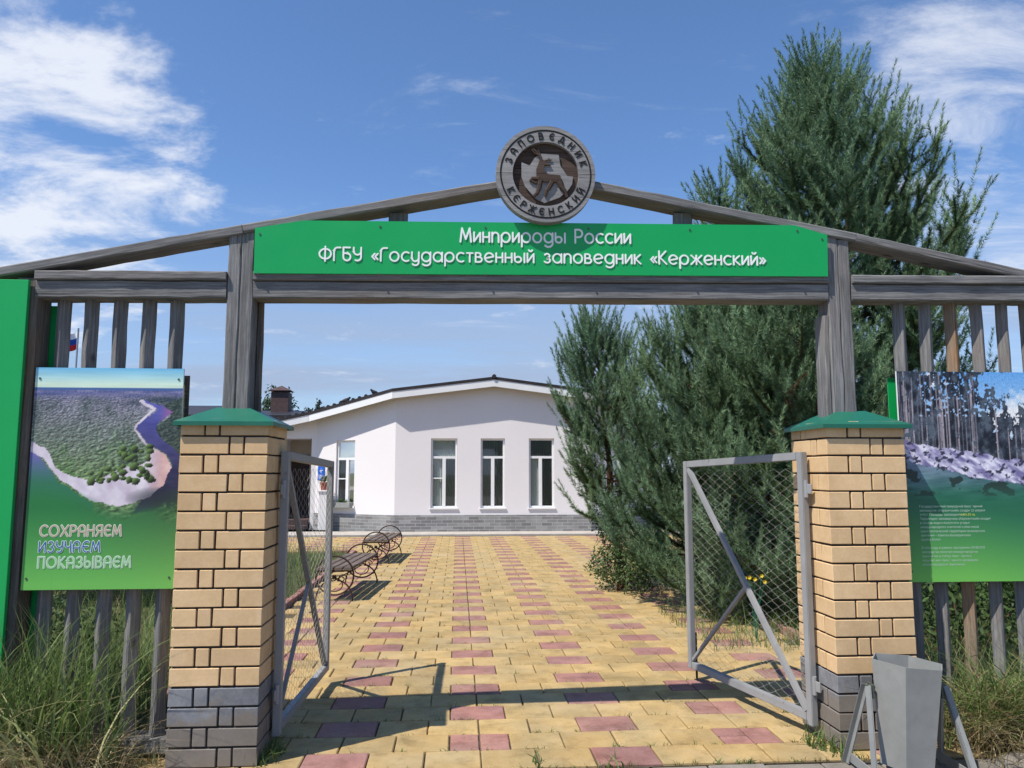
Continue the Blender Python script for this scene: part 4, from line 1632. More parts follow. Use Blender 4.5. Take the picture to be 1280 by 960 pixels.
# plinth with courses of clinker
for (a, b) in ((PLAN[0], PLAN[1]), (PLAN[1], PLAN[2]), (PLAN[2], PLAN[3])):
    p, q = Vector((*a, 0)), Vector((*b, 0))
    d = (q - p).normalized()
    nout = Vector((d.y, -d.x, 0)) * .035
    ln = (q - p).length
    k = .035 * math.tan(R(15))
    pa = p + nout - d * (k if a == PLAN[1] or a == PLAN[2] else 0)
    pa, qa = p + nout, q + nout
    if a != PLAN[0]:
        pa = pa - d * (.0092)
    if b != PLAN[3]:
        qa = qa + d * (.0092)
    me = bpy.data.meshes.new('plinth')
    vs = [pa, qa, qa + Vector((0, 0, ZP)), pa + Vector((0, 0, ZP)), p + Vector((0, 0, ZP)), q + Vector((0, 0, ZP))]
    me.from_pydata([tuple(v) for v in vs], [], [(0, 1, 2, 3), (3, 2, 5, 4)])
    uv = me.uv_layers.new(name='UVMap')
    s0 = pa.x * 1.1
    for poly in me.polygons:
        for li in poly.loop_indices:
            v = me.vertices[me.loops[li].vertex_index].co
            uv.data[li].uv = (s0 + (Vector(v) - pa).dot(d), v.z + (Vector(v) - pa).dot(nout.normalized()) * -1.0)
    me.materials.append(MT['plinth_brick'])
    wp(link('plinth', me), house)
# roof: covering, white bargeboards following the bent front
OV = .30
fr_ = [(-8.2, 20.55 - OV * 1.2), (-3.85, 20.55 - OV * 1.2), (-1.62, 19.30 - OV), (RX, 19.30 - OV), (3.42, 19.30 - OV), (5.6, 20.50 - OV), (7.0, 20.50 - OV)]
mb = MB()
xs_ = [p[0] for p in fr_]
n_ = len(fr_)
vs = [(x, y, roof_z(x) + .075) for x, y in fr_] + [(x, 31, roof_z(x) + .075) for x, y in fr_]
vs += [(x, y, roof_z(x) + .003) for x, y in fr_] + [(x, 31, roof_z(x) + .003) for x, y in fr_]
fs = []
for i in range(n_ - 1):
    fs += [(i, i + 1, n_ + i + 1, n_ + i), (2 * n_ + i, 3 * n_ + i, 3 * n_ + i + 1, 2 * n_ + i + 1), (i, 2 * n_ + i, 2 * n_ + i + 1, i + 1)]
mb.add(vs, fs)
roof = wp(mb.build('roof', 'roof_dark'), house)
for (xa, ya), (xb, yb) in zip(fr_, fr_[1:]):
    d = Vector((xb - xa, yb - ya, 0)).normalized()
    nin = Vector((-d.y, d.x, 0)) * .03
    s_ = Vector((-d.y, d.x, 0)) * .012
    a, b = Vector((xa, ya, 0)) + s_, Vector((xb, yb, 0)) + s_
    q = [a + Vector((0, 0, roof_z(xa) - .17)), b + Vector((0, 0, roof_z(xb) - .17)), b + Vector((0, 0, roof_z(xb))), a + Vector((0, 0, roof_z(xa)))]
    fb = MB().add(q + [v + nin for v in q], [(0, 1, 2, 3), (7, 6, 5, 4), (0, 4, 5, 1), (1, 5, 6, 2), (2, 6, 7, 3), (3, 7, 4, 0)])
    wp(fb.build('bargeboard', 'fascia_white'), roof)
    # soffit
    u0 = [Vector((xa, ya + .05, roof_z(xa) - .168)), Vector((xb, yb + .05, roof_z(xb) - .168)), Vector((xb, yb + .75, roof_z(xb) - .168)), Vector((xa, ya + .75, roof_z(xa) - .168))]
# ridge cap and the rolls of the metal tiles showing along the left slope
wp(MB().tube([(RX, 19.30 - OV - .03, RZ + .078), (RX, 31, RZ + .078)], .055, 8).build('ridge_cap', 'roof_dark'), roof)
tile = MB().tube([(0, 0, 0), (0, 2.2, 0)], [.05, .05], 8).build('roof_tile', 'roof_dark')
first = True
for i in range(17):
    x = -2.3 - .17 * i
    y = 20.55 - OV * 1.2 if x < -3.85 else (19.0 + (x + 1.62) / (-3.85 + 1.62) * (20.19 - 19.0))
    o = tile if first else bpy.data.objects.new('roof_tile', tile.data)
    if not first:
        COL.objects.link(o)
    first = False
    o.location = (x, y + .02, roof_z(x) + .07)
    wp(o, roof)

# blue plaque by the entrance
pq = thing('wall_plaque', 'small blue plaque with white marks on the white wall by the entrance', 'plaque')
pA = Vector((*PLAN[0], 0))
pd = (Vector((*PLAN[1], 0)) - pA).normalized()
pn_ = Vector((pd.y, -pd.x, 0))
pc = pA + pd * .14 + pn_ * .012
pq.location = (pc.x, pc.y, 1.28)
pq.rotation_euler = (0, 0, math.atan2(pd.y, pd.x))
MB().box(-.05, .17, -.01, .01, 0, .36, .003).build('plate', 'plaque_blue', pq)
em_ = MB()
em_.tube([(.06, -.0105, .18), (.06, -.0105, .30)], .008, 5, flat=((0, 1, 0), .2))
em_.tube([(.00, -.0108, .23), (.12, -.0108, .25)], .008, 5, flat=((0, 1, 0), .2))
for i in range(4):
    em_.tube([(-.02, -.0105, .05 + .025 * i), (.14, -.0105, .05 + .025 * i)], .005, 5, flat=((0, 1, 0), .2))
em_.build('emblem', 'letter_white', pq)

# planter box under the side window
wb = thing('window_box', 'narrow window box with seedlings under the side window of the house', 'planter')
wc = pA + pd * .96 + pn_ * .11
wb.location = (wc.x, wc.y, .585)
wb.rotation_euler = (0, 0, math.atan2(pd.y, pd.x))
MB().box(-.30, .30, -.07, .07, 0, .13, .006).build('trough', 'bin_grey', wb)

# white plinth with a flower pot at the porch
pe = tag(MB().box(-.11, .11, -.11, .11, 0, .96, .01).box(-.14, .14, -.14, .14, .961, 1.0, .006).build('pedestal', 'plaster', loc=(-3.38, 20.0, .03)), 'white pedestal under the potted plant by the entrance', 'pedestal')
pot = thing('flower_pot', 'terracotta pot with a green plant on the white pedestal', 'flower pot', (-3.38, 20.0, 1.032))
prof = [(0, .0), (.075, .0), (.10, .17), (.115, .17), (.115, .20), (.09, .20), (.085, .15), (0, .15)]
mb = MB()
k = 14
vs = [(r_ * math.cos(2 * math.pi * j / k), r_ * math.sin(2 * math.pi * j / k), z) for r_, z in prof for j in range(k)]
fs = [(i * k + j, i * k + (j + 1) % k, (i + 1) * k + (j + 1) % k, (i + 1) * k + j) for i in range(len(prof) - 1) for j in range(k)]
mb.add(vs, fs).build('pot', 'terracotta', pot, smooth=False)

# ------------------------------------------------------------------ rear wing with chimney
rw = thing('rear_wing', 'low white wing with dark roof and brown chimney behind the house', 'house', (-9.0, 27.0, 0))
wp(MB().box(-16, -8.30, 26.3, 33, 0, 3.22).build('wall', 'plaster'), rw)
mb = MB()
mb.add([(-16.5, 25.9, 3.36), (-8.0, 25.9, 3.36), (-8.0, 30, 4.0), (-16.5, 30, 4.0), (-16.5, 25.9, 3.28), (-8.0, 25.9, 3.28), (-8.0, 30, 3.92), (-16.5, 30, 3.92)],
       [(0, 1, 2, 3), (7, 6, 5, 4), (0, 4, 5, 1), (1, 5, 6, 2), (2, 6, 7, 3), (3, 7, 4, 0)])
rr_ = wp(mb.build('roof', 'roof_dark'), rw)
wp(MB().box(-16.5, -8.0, 25.93, 25.97, 3.08, 3.275).build('bargeboard', 'fascia_white'), rr_)
ch = MB().box(-7.08, -6.42, 29.6, 30.2, 2.9, 4.50, .01)
wp(MB().box(-8.3, -4.8, 26.3, 32, 0, 3.18).build('wall', 'plaster'), rw)
mb = MB()
mb.add([(-8.0, 25.92, 3.36), (-4.4, 25.92, 3.36), (-4.4, 31, 3.9), (-8.0, 31, 3.9), (-8.0, 25.92, 3.26), (-4.4, 25.92, 3.26), (-4.4, 31, 3.8), (-8.0, 31, 3.8)],
       [(0, 1, 2, 3), (7, 6, 5, 4), (0, 4, 5, 1), (1, 5, 6, 2), (2, 6, 7, 3), (3, 7, 4, 0)])
wp(mb.build('roof', 'roof_dark'), rw)
chim = wp(ch.build('chimney', 'chimney_brown'), rw)
cp = MB().box(-6.98, -6.52, 29.7, 30.1, 4.502, 4.56)
cp.add([(-7.17, 29.5, 4.56), (-6.33, 29.5, 4.56), (-6.33, 30.3, 4.56), (-7.17, 30.3, 4.56), (-6.75, 29.9, 4.78)], [(0, 1, 4), (1, 2, 4), (2, 3, 4), (3, 0, 4), (3, 2, 1, 0)])
wp(cp.build('chimney_cap', 'chimney_brown'), chim)

# ------------------------------------------------------------------ two birds on the roof
def bird(x, y, z, label, rz):
    t = thing('bird', label, 'bird', (x, y, z), rz, 'birds on the roof')
    bd = MB()
    bd.tube([(-.17, 0, .07), (-.10, 0, .085), (-.03, 0, .10), (.04, 0, .13), (.075, 0, .165), (.10, 0, .185), (.125, 0, .185)], [.012, .03, .058, .052, .032, .03, .006], 8)
    bd.build('body', 'bird_dark', t, smooth=True)
    lg = MB()
    lg.tube([(0, -.018, .0), (0, -.018, .08)], .006, 5)
    lg.build('leg', 'bird_dark', t)
    lg = MB()
    lg.tube([(0.01, .018, .0), (0.01, .018, .08)], .006, 5)
    lg.build('leg', 'bird_dark', t)


bird(-2.15, 20.0, roof_z(-2.15) + .075, 'dark bird perched higher on the roof, nearer the ridge', R(200))
bird(-2.92, 20.3, roof_z(-2.92) + .075, 'dark bird perched lower on the roof slope', R(20))

# ------------------------------------------------------------------ flag far behind the fence
fl = thing('flagpole', 'thin pole with a white, blue and red striped flag beyond the fence', 'flagpole', (-19.30, 40, 0))
MB().tube([(0, 0, 0), (0, 0, 8.75)], .045, 8).build('pole', 'pole_metal', fl)
for i, mt in enumerate(('flag_white', 'flag_blue', 'flag_red')):
    vs = []
    nn_ = 12
    for k in range(nn_ + 1):
        s = k / nn_
        for j in (0, 1):
            zt = 8.62 - (i + j) * .30 - .42 * s ** 1.3 - .05 * math.sin(s * 5)
            vs.append((-.05 - .78 * s, .16 * math.sin(s * 7 + .4), zt))
    MB().add(vs, [(2 * k, 2 * k + 1, 2 * k + 3, 2 * k + 2) for k in range(nn_)]).build('flag_stripe', mt, fl, smooth=True)

# ------------------------------------------------------------------ low dark shed behind the left fence
sh = thing('shed', 'low dark plank shed roof behind the left fence', 'shed', (-4.2, 10.0, 0))
for i in range(8):
    y0 = 9.3 + .0 * i
    timber('roof_board', (-5.3 + .0 * i, 9.2 + .21 * i, .42 + .035 * i), (-2.9, 9.2 + .21 * i, .78 + .035 * i), .195, .03, 'wood_dark', sh, seg=4)
timber('ridge_board', (-5.4, 9.06, .40), (-2.8, 9.06, .79), .03, .09, 'wood_grey', sh, seg=5)
for x, zt in ((-5.2, .38), (-3.1, .68)):
    for y in (9.3, 10.6):
        timber('leg', (x, y, -.05), (x, y, zt + (.2 if y > 10 else 0)), .08, .08, 'wood_dark', sh, roll=math.pi / 2, seg=3)


# ================================================================== PLANTS
def norm(a):
    return a / np.maximum(np.linalg.norm(a, axis=-1, keepdims=True), 1e-9)


def needles(pos, dirs, lens, rad, per, width, g, cols):
    """bottle-brush shoots: pos, dirs (n,3); returns triangles as arrays"""
    n = len(pos)
    ref = np.where(np.abs(dirs[:, 2:3]) < .9, np.array([[0, 0, 1.0]]), np.array([[1.0, 0, 0]]))
    u = norm(np.cross(dirs, ref))
    v = np.cross(dirs, u)
    t = g.random((n, per)) ** .85
    a = g.random((n, per)) * 2 * np.pi
    base = pos[:, None] + dirs[:, None] * (t * lens[:, None])[..., None]
    radial = u[:, None] * np.cos(a)[..., None] + v[:, None] * np.sin(a)[..., None]
    open_ = np.clip(1.15 - .5 * t, .3, 2)[..., None]
    nd = norm(radial * open_ + dirs[:, None] * (.62 + .7 * t ** 2)[..., None] + g.normal(0, .10, (n, per, 3)))
    ln = rad * (0.75 + .5 * g.random((n, per)))[..., None] * (1.05 - .25 * t[..., None])
    tip = base + nd * ln
    side = norm(np.cross(nd, g.normal(0, 1, (n, per, 3)))) * (width * .5)
    tri = np.stack([base - side, base + side, tip], 2)
    c = cols[:, None] * (0.78 + .44 * g.random((n, per)))[..., None]
    c = np.repeat(c[:, :, None], 3, 2)
    return tri.reshape(-1, 3), c.reshape(-1, 3)


def pine(base, height, prof, label, seed, step=.26, nbr=6, per=70, width=.0042, rad=.062, low=.10, lean=(0, 0), sub=.17, upturn=1.0, shoot=.26, slim=1.2):
    g = np.random.default_rng(seed)
    t = thing('pine_tree', label, 'tree', base, 0, 'pines beside the path')
    axis = lambda h: np.array([lean[0] * (h / height) ** 1.3, lean[1] * (h / height) ** 1.3, h])
    wob = g.normal(0, .02, (12, 2))
    tr = MB()
    hs = np.linspace(0, height * .98, 12)
    tr.tube([(axis(h)[0] + wob[i, 0], axis(h)[1] + wob[i, 1], h - (.1 if i == 0 else 0)) for i, h in enumerate(hs)],
            [max(.008, .020 * height * (1 - h / height) ** .9 * .75 + .008) for h in hs], 9)
    tr.build('trunk', 'bark', t, smooth=True)
    P, D, Ln, C = [], [], [], []
    limb = MB()
    h = height * low
    az = g.random() * 6
    up = np.array([0, 0, 1.0])
    while h < height * .985:
        rel = h / height
        for _ in range(nbr if rel < .9 else 4):
            az += 2.399 + g.normal(0, .35)
            reach = min(prof(h) * g.uniform(.58, 1.15), max(.08, (height - h - shoot * .6) / slim + .06))
            if reach < .05:
                continue
            el = R(-6 + 52 * rel ** .95) + g.normal(0, .12)
            out = np.array([math.cos(az), math.sin(az), 0])
            st = axis(h + g.uniform(-.08, .08))
            k = max(4, int(reach / .13))
            pts = [st]
            d = out * math.cos(el) + up * math.sin(el)
            for i in range(k):
                d = norm(d + up * (.055 + .11 * (i / k)) * upturn + g.normal(0, .05, 3))
                pts.append(pts[-1] + d * reach / k)
            pts = np.array(pts)
            r0 = .006 + .012 * reach
            limb.tube([tuple(p) for p in pts], [r0 * (1 - .8 * i / k) for i in range(k + 1)], 4, cap=False)
            # leader shoot
            sl = shoot * g.uniform(.8, 1.3)
            P.append(pts[-1]); D.append(norm(d + up * .5)); Ln.append(sl); C.append(1.0)
            acc = sub * .5
            for i in range(1, k + 1):
                seg = np.linalg.norm(pts[i] - pts[i - 1])
                acc += seg
                if i / k < .28:
                    continue
                dd = norm(pts[i] - pts[i - 1])
                # needles on the limb itself
                P.append(pts[i - 1]); D.append(dd); Ln.append(seg * 1.15); C.append(.62)
                while acc > sub:
                    acc -= sub
                    for sgn in (-1, 1):
                        sd = norm(np.cross(dd, up)) * sgn
                        b = norm(dd * g.uniform(.5, 1.0) + sd * g.uniform(.55, 1.1) + up * g.uniform(.05, .55))
                        sl2 = (.16 + .30 * reach * (1 - i / k * .75)) * g.uniform(.55, 1.05)
                        sl2 = min(sl2, .75)
                        q0 = pts[i]
                        q1 = q0 + b * sl2
                        b2 = norm(b + up * (.65 + .4 * rel) * upturn + g.normal(0, .10, 3))
                        if sl2 > .2:
                            limb.tube([tuple(q0), tuple(q1)], [.005, .003], 3, cap=False)
                        nn = max(1, int(sl2 / .13))
                        for m_ in range(nn):
                            f = (m_ + .6) / nn
                            P.append(q0 + b * sl2 * (m_ / nn)); D.append(b); Ln.append(sl2 / nn * 1.2); C.append(.75)
                            for s2 in (-1, 1):
                                if g.random() < .5:
                                    e = norm(np.cross(b, up)) * s2
                                    P.append(q0 + b * sl2 * f)
                                    D.append(norm(b * .6 + e * .6 + up * (.75 + .7 * rel) * upturn + g.normal(0, .12, 3)))
                                    Ln.append(shoot * g.uniform(.45, .95)); C.append(.95)
                        P.append(q1); D.append(b2); Ln.append(shoot * g.uniform(.7, 1.2)); C.append(1.08)
        h += step * g.uniform(.8, 1.2) * (1.0 if rel < .8 else .75)
    # leading shoot at the very top
    for _ in range(4):
        P.append(axis(height * .93)); D.append(norm(up + g.normal(0, .12, 3))); Ln.append(shoot * 1.5); C.append(1.1)
    P, D, Ln, C = np.array(P), norm(np.array(D)), np.array(Ln), np.array(C)
    ok = P[:, 2] > .04
    P, D, Ln, C = P[ok], D[ok], Ln[ok], C[ok]
    young = np.array([.195, .300, .165])
    old = np.array([.070, .128, .050])
    k = np.clip((C - .6) / .5 + g.normal(0, .25, len(C)), 0, 1)[:, None]
    col = old * (1 - k) + young * k
    col = col * g.uniform(.72, 1.25, (len(C), 1))
    hue = fbm(P[:, 0] * 2.1 + 9, P[:, 2] * 2.1 + P[:, 1] * 1.3 + 9, seed + 70, 2)[:, None]
    col = col * (1 + (hue - .5) * np.array([[.55, .35, .1]]))
    dead = g.random(len(C)) < np.where(C < .8, .02, 0)
    col[dead] = np.array([.17, .105, .055]) * g.uniform(.7, 1.2, (int(dead.sum()), 1))
    per_n = per
    v, c = needles(P, D, Ln, rad, per_n, width, g, col)
    me = raw_mesh('crown', v, np.arange(len(v)).reshape(-1, 3), 'needle', c)
    link('crown', me, t)
    kind(limb.build('limbs', 'bark', t), 'stuff')
    print('pine', label[:20], 'shoots', len(P), 'tris', len(v) // 3)
    return t


def prof_big(h):
    d = 7.55 - h
    return float(np.interp(d, [0, .5, 1.1, 2.0, 2.9, 4.4, 6.2, 7.7], [.04, .28, .85, 1.85, 2.65, 2.95, 2.8, 1.6]))


pine((5.12, 10.2, 0), 7.55, prof_big, 'tallest pine, its top rising high above the arch', 1, step=.31, nbr=6, per=135, width=.0070, rad=.066, low=.10, sub=.30, shoot=.50, upturn=.8, slim=1.55)
pine((2.78, 8.55, 0), 3.45, lambda h: float(np.interp(h, [0, .4, 1.2, 2.2, 3.0, 3.45], [1.0, 1.15, 1.15, .80, .38, .08])),
     'dense middle pine whose lower branches reach the paving', 2, step=.22, nbr=7, per=125, width=.0058, rad=.060, low=.03, sub=.25, shoot=.38, upturn=1.2)
pine((2.16, 10.3, 0), 3.55, lambda h: float(np.interp(h, [0, .8, 1.6, 2.4, 3.0, 3.55], [.7, .80, .88, .80, .45, .08])),
     'slender pine in front of the white wall, beside the rightmost window', 3, step=.25, nbr=6, per=125, width=.0062, rad=.062, low=.25, lean=(-.32, 0), sub=.26, shoot=.42, upturn=1.35)
pine((3.55, 7.80, 0), 3.9, lambda h: float(np.interp(h, [0, .4, 1.4, 2.4, 3.3, 3.9], [1.2, 1.45, 1.40, 1.05, .55, .08])),
     'bushy pine right behind the light grey gate leaf', 4, step=.23, nbr=7, per=125, width=.0056, rad=.060, low=.02, sub=.25, shoot=.38, upturn=1.2)


def leaves(center, radii, count, size, g, cols, hollow=.35):
    d = norm(g.normal(0, 1, (count, 3)))
    rr = (hollow + (1 - hollow) * g.random((count, 1)) ** .6)
    rr = rr * (0.80 + .28 * np.sin(d[:, :1] * 5 + 1) * np.cos(d[:, 1:2] * 4 + d[:, 2:] * 3))
    p = np.asarray(center) + d * rr * np.asarray(radii)
    n = norm(d * .6 + g.normal(0, .6, (count, 3)) + np.array([0, 0, .35]))
    a = norm(np.cross(n, g.normal(0, 1, (count, 3))))
    b = np.cross(n, a)
    s = size * g.uniform(.6, 1.25, (count, 1))
    q = np.stack([p - a * s, p + b * s * .45, p + a * s, p - b * s * .45], 1)
    c = cols[g.integers(0, len(cols), count)] * g.uniform(.7, 1.25, (count, 1))
    return q.reshape(-1, 3), np.repeat(c, 4, 0)


def bush(name, label, base, blobs, count, size, cols, seed, cat='shrub', stems=7, group=None):
    g = np.random.default_rng(seed)
    t = thing(name, label, cat, base, 0, group)
    V, Cc = [], []
    tot = sum(b[1][0] * b[1][1] * b[1][2] for b in blobs)
    for c, rad in blobs:
        v, cc = leaves(c, rad, int(count * rad[0] * rad[1] * rad[2] / tot), size, g, np.array(cols))
        V.append(v)
        Cc.append(cc)
    V, Cc = np.concatenate(V), np.concatenate(Cc)
    V[:, 2] = np.maximum(V[:, 2], .01)
    me = raw_mesh('foliage', V, np.arange(len(V)).reshape(-1, 4), 'leaf', Cc)
    link('foliage', me, t)
    st = MB()
    for i in range(stems):
        c, rad = blobs[i % len(blobs)]
        e = np.array(c) + g.normal(0, .35, 3) * np.array(rad)
        st.tube([(g.normal(0, .05), g.normal(0, .05), -.05), tuple(e * np.array([.45, .45, .5])), tuple(e)], [.014, .010, .004], 5)
    st.build('stems', 'bark', t)
    return t


GREENS = [(.055, .10, .028), (.075, .13, .038), (.10, .155, .05), (.045, .08, .03)]
bush('leafy_shrub', 'low leafy shrub at the foot of the slender pine, on the paving edge', (2.02, 9.95, 0),
     [((0, 0, .30), (.42, .42, .34)), ((.25, -.45, .24), (.36, .36, .27)), ((.0, .15, .85), (.30, .3, .55)), ((.4, -.1, .5), (.42, .35, .4))], 5600, .026, GREENS + [(.16, .20, .10)], 21)
bush('leafy_shrub', 'dark shrub behind the right slat fence', (3.95, 5.9, 0),
     [((0, 0, .5), (.7, .5, .55)), ((.9, .3, .6), (.8, .6, .65)), ((-.45, .4, .35), (.4, .4, .4))], 4200, .035, GREENS, 22)
bush('leafy_shrub', 'low weedy shrub behind the left slat fence', (-3.15, 5.75, 0),
     [((0, 0, .38), (.42, .35, .42)), ((.35, .3, .28), (.35, .35, .32)), ((-.5, .1, .45), (.4, .4, .5))], 3800, .026, GREENS, 23)
bush('far_tree', 'round leafy tree rising behind the brown chimney', (-10.4, 45, 0),
     [((0, 0, 5.0), (1.1, 1.0, 1.75)), ((.55, 0, 4.6), (.8, .8, 1.3)), ((-.6, 0, 4.6), (.7, .8, 1.4)), ((0, 0, 3.3), (1.4, 1.2, 1.6))], 5200, .11, [(.05, .085, .045), (.07, .11, .06), (.09, .13, .075)], 24, 'tree', 9)
bush('far_tree', 'small thin tree top between chimney and house roof', (-8.05, 45, 0),
     [((0, 0, 5.0), (.22, .2, .9)), ((-.6, 0, 4.7), (.35, .3, .6)), ((.35, 0, 4.8), (.2, .2, .6))], 800, .09, [(.04, .07, .05), (.06, .09, .065)], 25, 'tree', 5)
g0 = np.random.default_rng(31)
v_, c_ = leaves((0, 0, .27), (.12, .12, .13), 160, .03, g0, np.array(GREENS), .1)
link('plant', raw_mesh('plant', v_, np.arange(len(v_)).reshape(-1, 4), 'leaf', c_), pot)
v_, c_ = leaves((0, 0, .17), (.28, .06, .08), 160, .025, g0, np.array(GREENS), .1)
link('plant', raw_mesh('plant', v_, np.arange(len(v_)).reshape(-1, 4), 'leaf', c_), wb)


# ------------------------------------------------------------------ grasses
def blades(px_, py_, h, wd, bend, g, cols, z=GZ, seg=4, az=None):
    n = len(px_)
    az = g.random(n) * 2 * np.pi if az is None else az
    dx, dy = np.cos(az), np.sin(az)
    t = np.linspace(0, 1, seg + 1)
    out = bend[:, None] * t ** 2.2 * h[:, None]
    zz = z + h[:, None] * (t - .30 * np.minimum(bend, 1.6)[:, None] * t ** 2.6)
    cx = px_[:, None] + dx[:, None] * out
    cy = py_[:, None] + dy[:, None] * out
    wv = wd[:, None] * (1 - t ** 1.7 * .96) * .5
    fa = g.random(n) * np.pi
    sx, sy = np.cos(fa)[:, None] * wv, np.sin(fa)[:, None] * wv
    A = np.stack([cx - sx, cy - sy, zz], -1)
    B = np.stack([cx + sx, cy + sy, zz], -1)
    V = np.stack([A, B], 2).reshape(n, -1, 3)
    k = 2 * (seg + 1)
    q = np.array([[2 * i, 2 * i + 1, 2 * i + 3, 2 * i + 2] for i in range(seg)])
    F = (np.arange(n)[:, None, None] * k + q[None]).reshape(-1, 4)
    c = cols[g.integers(0, len(cols), n)] * g.uniform(.75, 1.25, (n, 1))
    return V.reshape(-1, 3), F, np.repeat(c, k, 0)


class Grass:
    def __init__(s):
        s.V, s.F, s.C, s.n = [], [], [], 0

    def add(s, v, f, c):
        s.V.append(v)
        s.F.append(f + s.n)
        s.C.append(c)
        s.n += len(v)

    def build(s, name, label, cat='grass'):
        me = raw_mesh(name, np.concatenate(s.V), np.concatenate(s.F), 'blade', np.concatenate(s.C))
        o = link(name, me)
        kind(o, 'stuff')
        tag(o, label, cat)
        return o


GC = np.array([(.12, .19, .045), (.15, .22, .065), (.095, .15, .04), (.20, .25, .10)])
DC = np.array([(.42, .33, .18), (.34, .26, .13), (.50, .41, .25), (.26, .22, .10)])
g = np.random.default_rng(41)
U = lambda a, b, n: g.uniform(a, b, n)
# tall grass in front of the left poster
G = Grass()
n = 520
G.add(*blades(np.clip(g.normal(-2.18, .22, n), -2.8, -1.72), U(4.08, 4.32, n), U(.35, .98, n), U(.006, .015, n), U(.1, .75, n), g, np.concatenate([GC * 1.2, GC]), seg=5))
n = 90
G.add(*blades(np.clip(g.normal(-2.12, .2, n), -2.6, -1.72), U(3.95, 4.2, n), U(.4, .8, n), U(.010, .017, n), U(.5, 1.3, n), g, np.array([(.30, .34, .13), (.38, .36, .17)]), seg=6))
n = 60
G.add(*blades(g.normal(-2.05, .25, n), U(4.0, 4.3, n), U(.75, 1.05, n), U(.002, .004, n), U(.05, .45, n), g, np.array([(.20, .20, .08), (.26, .23, .11)]), seg=5))
n = 1100
G.add(*blades(np.clip(g.normal(-2.08, .2, n), -2.6, -1.66), U(3.98, 4.26, n), U(.10, .40, n), U(.004, .009, n), U(.4, 1.6, n), g, DC))
n = 260
G.add(*blades(U(-1.9, -1.5, n), U(4.12, 4.5, n), U(.05, .22, n), U(.003, .006, n), U(.2, 1.2, n), g, np.concatenate([GC, DC])))
G.build('tall_grass', 'tall green and straw grass below the river poster')
# arching clump to the right of the bin
G = Grass()
for cx, cy, k, hh in ((3.02, 4.20, 420, .62), (3.25, 4.05, 420, .60), (2.80, 4.28, 200, .55), (3.35, 4.3, 260, .7), (3.1, 4.02, 160, .45)):
    G.add(*blades(g.normal(cx, .07, k), g.normal(cy, .06, k), U(hh * .6, hh * 1.15, k), U(.006, .013, k), U(.3, 1.3, k), g, np.concatenate([GC * 1.15, GC, DC[:2], np.array([(.30, .33, .12)])]), seg=5))
    k2 = k
    G.add(*blades(g.normal(cx, .12, k2), g.normal(cy - .06, .08, k2), U(.12, .46, k2), U(.005, .010, k2), U(.5, 1.7, k2), g, DC, seg=4))
n = 70
G.add(*blades(U(2.7, 3.4, n), U(4.3, 4.55, n), U(.7, 1.0, n), U(.002, .004, n), U(.05, .5, n), g, np.array([(.22, .22, .11), (.28, .26, .14)]), seg=5))
G.build('tall_grass', 'arching grass clump with dry straw to the right of the bin')
# rough meadow behind the left fence
G = Grass()
n = 15000
x = U(-8.5, -1.93, n)
y = 4.7 + 10.3 * g.random(n) ** 1.5
G.add(*blades(x, y, U(.12, .48, n) * np.where(y < 7, 1.0, .75), U(.005, .010, n), U(.1, .9, n), g, np.concatenate([GC, GC, DC[1:2], np.array([(.13, .15, .06)])])))
n = 900
G.add(*blades(U(-3.2, -1.6, n), U(4.55, 5.8, n), U(.3, .75, n), U(.004, .008, n), U(.1, .7, n), g, GC, seg=5))
G.build('meadow_grass', 'rough meadow grass behind the left fence')
G = Grass()
n = 7000
x = U(3.16, 7.5, n)
y = 4.7 + 8 * g.random(n) ** 1.5
G.add(*blades(x, y, U(.15, .55, n), U(.005, .010, n), U(.1, .9, n), g, np.concatenate([GC, GC, DC[1:2]])))
n = 900
G.add(*blades(U(2.15, 3.2, n), U(6.5, 8.5, n), U(.08, .35, n), U(.004, .007, n), U(.2, 1.0, n), g, GC))
G.build('meadow_grass', 'grass growing under the pines behind the right fence')
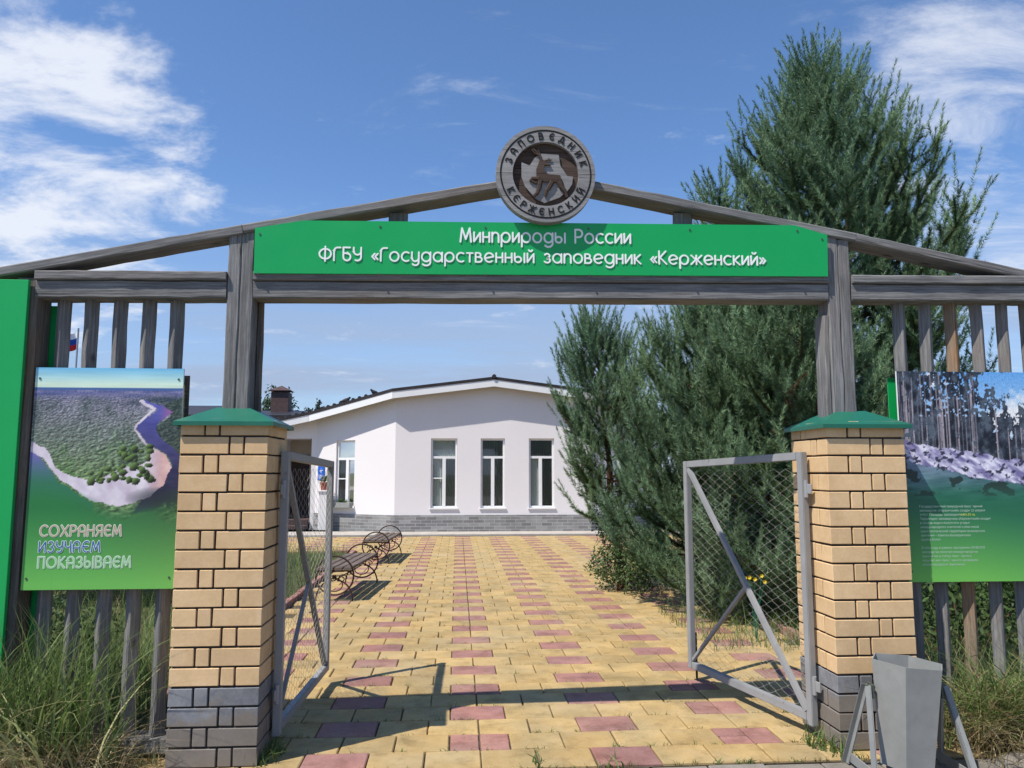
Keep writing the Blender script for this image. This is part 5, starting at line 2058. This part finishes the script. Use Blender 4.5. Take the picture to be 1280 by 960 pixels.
# sprigs of weed in the paving joints
G = Grass()
for _ in range(800):
    yy = 4.1 + 12 * random.random() ** 1.6
    row_y = 4.105 + ROW * round((yy - 4.105) / ROW)
    x = random.uniform(-1.7, 2.9)
    side = random.random()
    if random.random() < .25:
        x = 2.9 - abs(random.gauss(0, .5))
    k = random.randint(3, 9)
    G.add(*blades(g.normal(x, .018, k), g.normal(row_y, .005, k), U(.012, .05, k), U(.003, .006, k), U(.3, 1.4, k), g, np.concatenate([GC, DC[3:]]), z=-.012, seg=3))
for cx, cy in ((2.02, 4.22), (2.06, 4.12), (1.98, 4.32), (-.99, 4.25), (-.97, 4.4), (.42, 4.14), (.85, 4.12)):
    k = 46 if abs(cx - .5) > .5 else 9
    G.add(*blades(g.normal(cx, .03, k), g.normal(cy, .04, k), U(.03, .15, k), U(.006, .012, k), U(.2, 1.2, k), g, GC, z=-.012, seg=3))
G.build('joint_weeds', 'small weeds sprouting from the paving joints', 'weeds')

# rough stones at the foot of the right fence
for sx_, sy_, sr, lb in ((2.98, 3.98, .13, 'flat grey stone in the grass nearer to the bin'), (3.30, 3.97, .15, 'flat grey stone at the right edge under the grass')):
    bm = bmesh.new()
    bmesh.ops.create_icosphere(bm, subdivisions=3, radius=1)
    for v in bm.verts:
        k = .75 + .5 * vnoise(np.array([v.co.x * 1.7 + 20 + sx_ * 9]), np.array([v.co.y * 1.7 + v.co.z * 1.3 + 20]), 77)[0]
        v.co = Vector((v.co.x * sr * k * 1.25, v.co.y * sr * k * .8, v.co.z * sr * k * .42))
    me = bpy.data.meshes.new('stone')
    bm.to_mesh(me)
    bm.free()
    me.materials.append(MT['paver_grey'])
    tag(link('stone', me, None, (sx_, sy_, GZ + .02), (0, 0, sx_)), lb, 'stone', 'stones at the fence foot')

# yellow flowers seen through the gate mesh
fw = thing('wildflower', 'yellow wildflower behind the light grey gate leaf', 'flower', (2.66, 6.85, 0))
st = MB()
for i in range(5):
    st.tube([(0, 0, -.03), (.03 * math.cos(i * 1.3), .03 * math.sin(i * 1.3), .30), (.09 * math.cos(i * 1.3), .06 * math.sin(i * 1.3), 0.52 + .015 * i)], [.004, .003, .002], 4)
st.build('stems', 'cap_green', fw)
for i in range(5):
    cx, cy, cz = .09 * math.cos(i * 1.3), .06 * math.sin(i * 1.3), .52 + .015 * i
    mb = MB()
    for k in range(6):
        a = k * math.pi / 3 + i
        e = Vector((math.cos(a) * .02, -.008, math.sin(a) * .02))
        s_ = Vector((-math.sin(a) * .008, 0, math.cos(a) * .008))
        c0 = Vector((cx, cy, cz))
        mb.add([c0, c0 + e * .6 + s_, c0 + e, c0 + e * .6 - s_], [(0, 1, 2, 3)])
    mb.build('blossom', 'petal_yellow', fw)
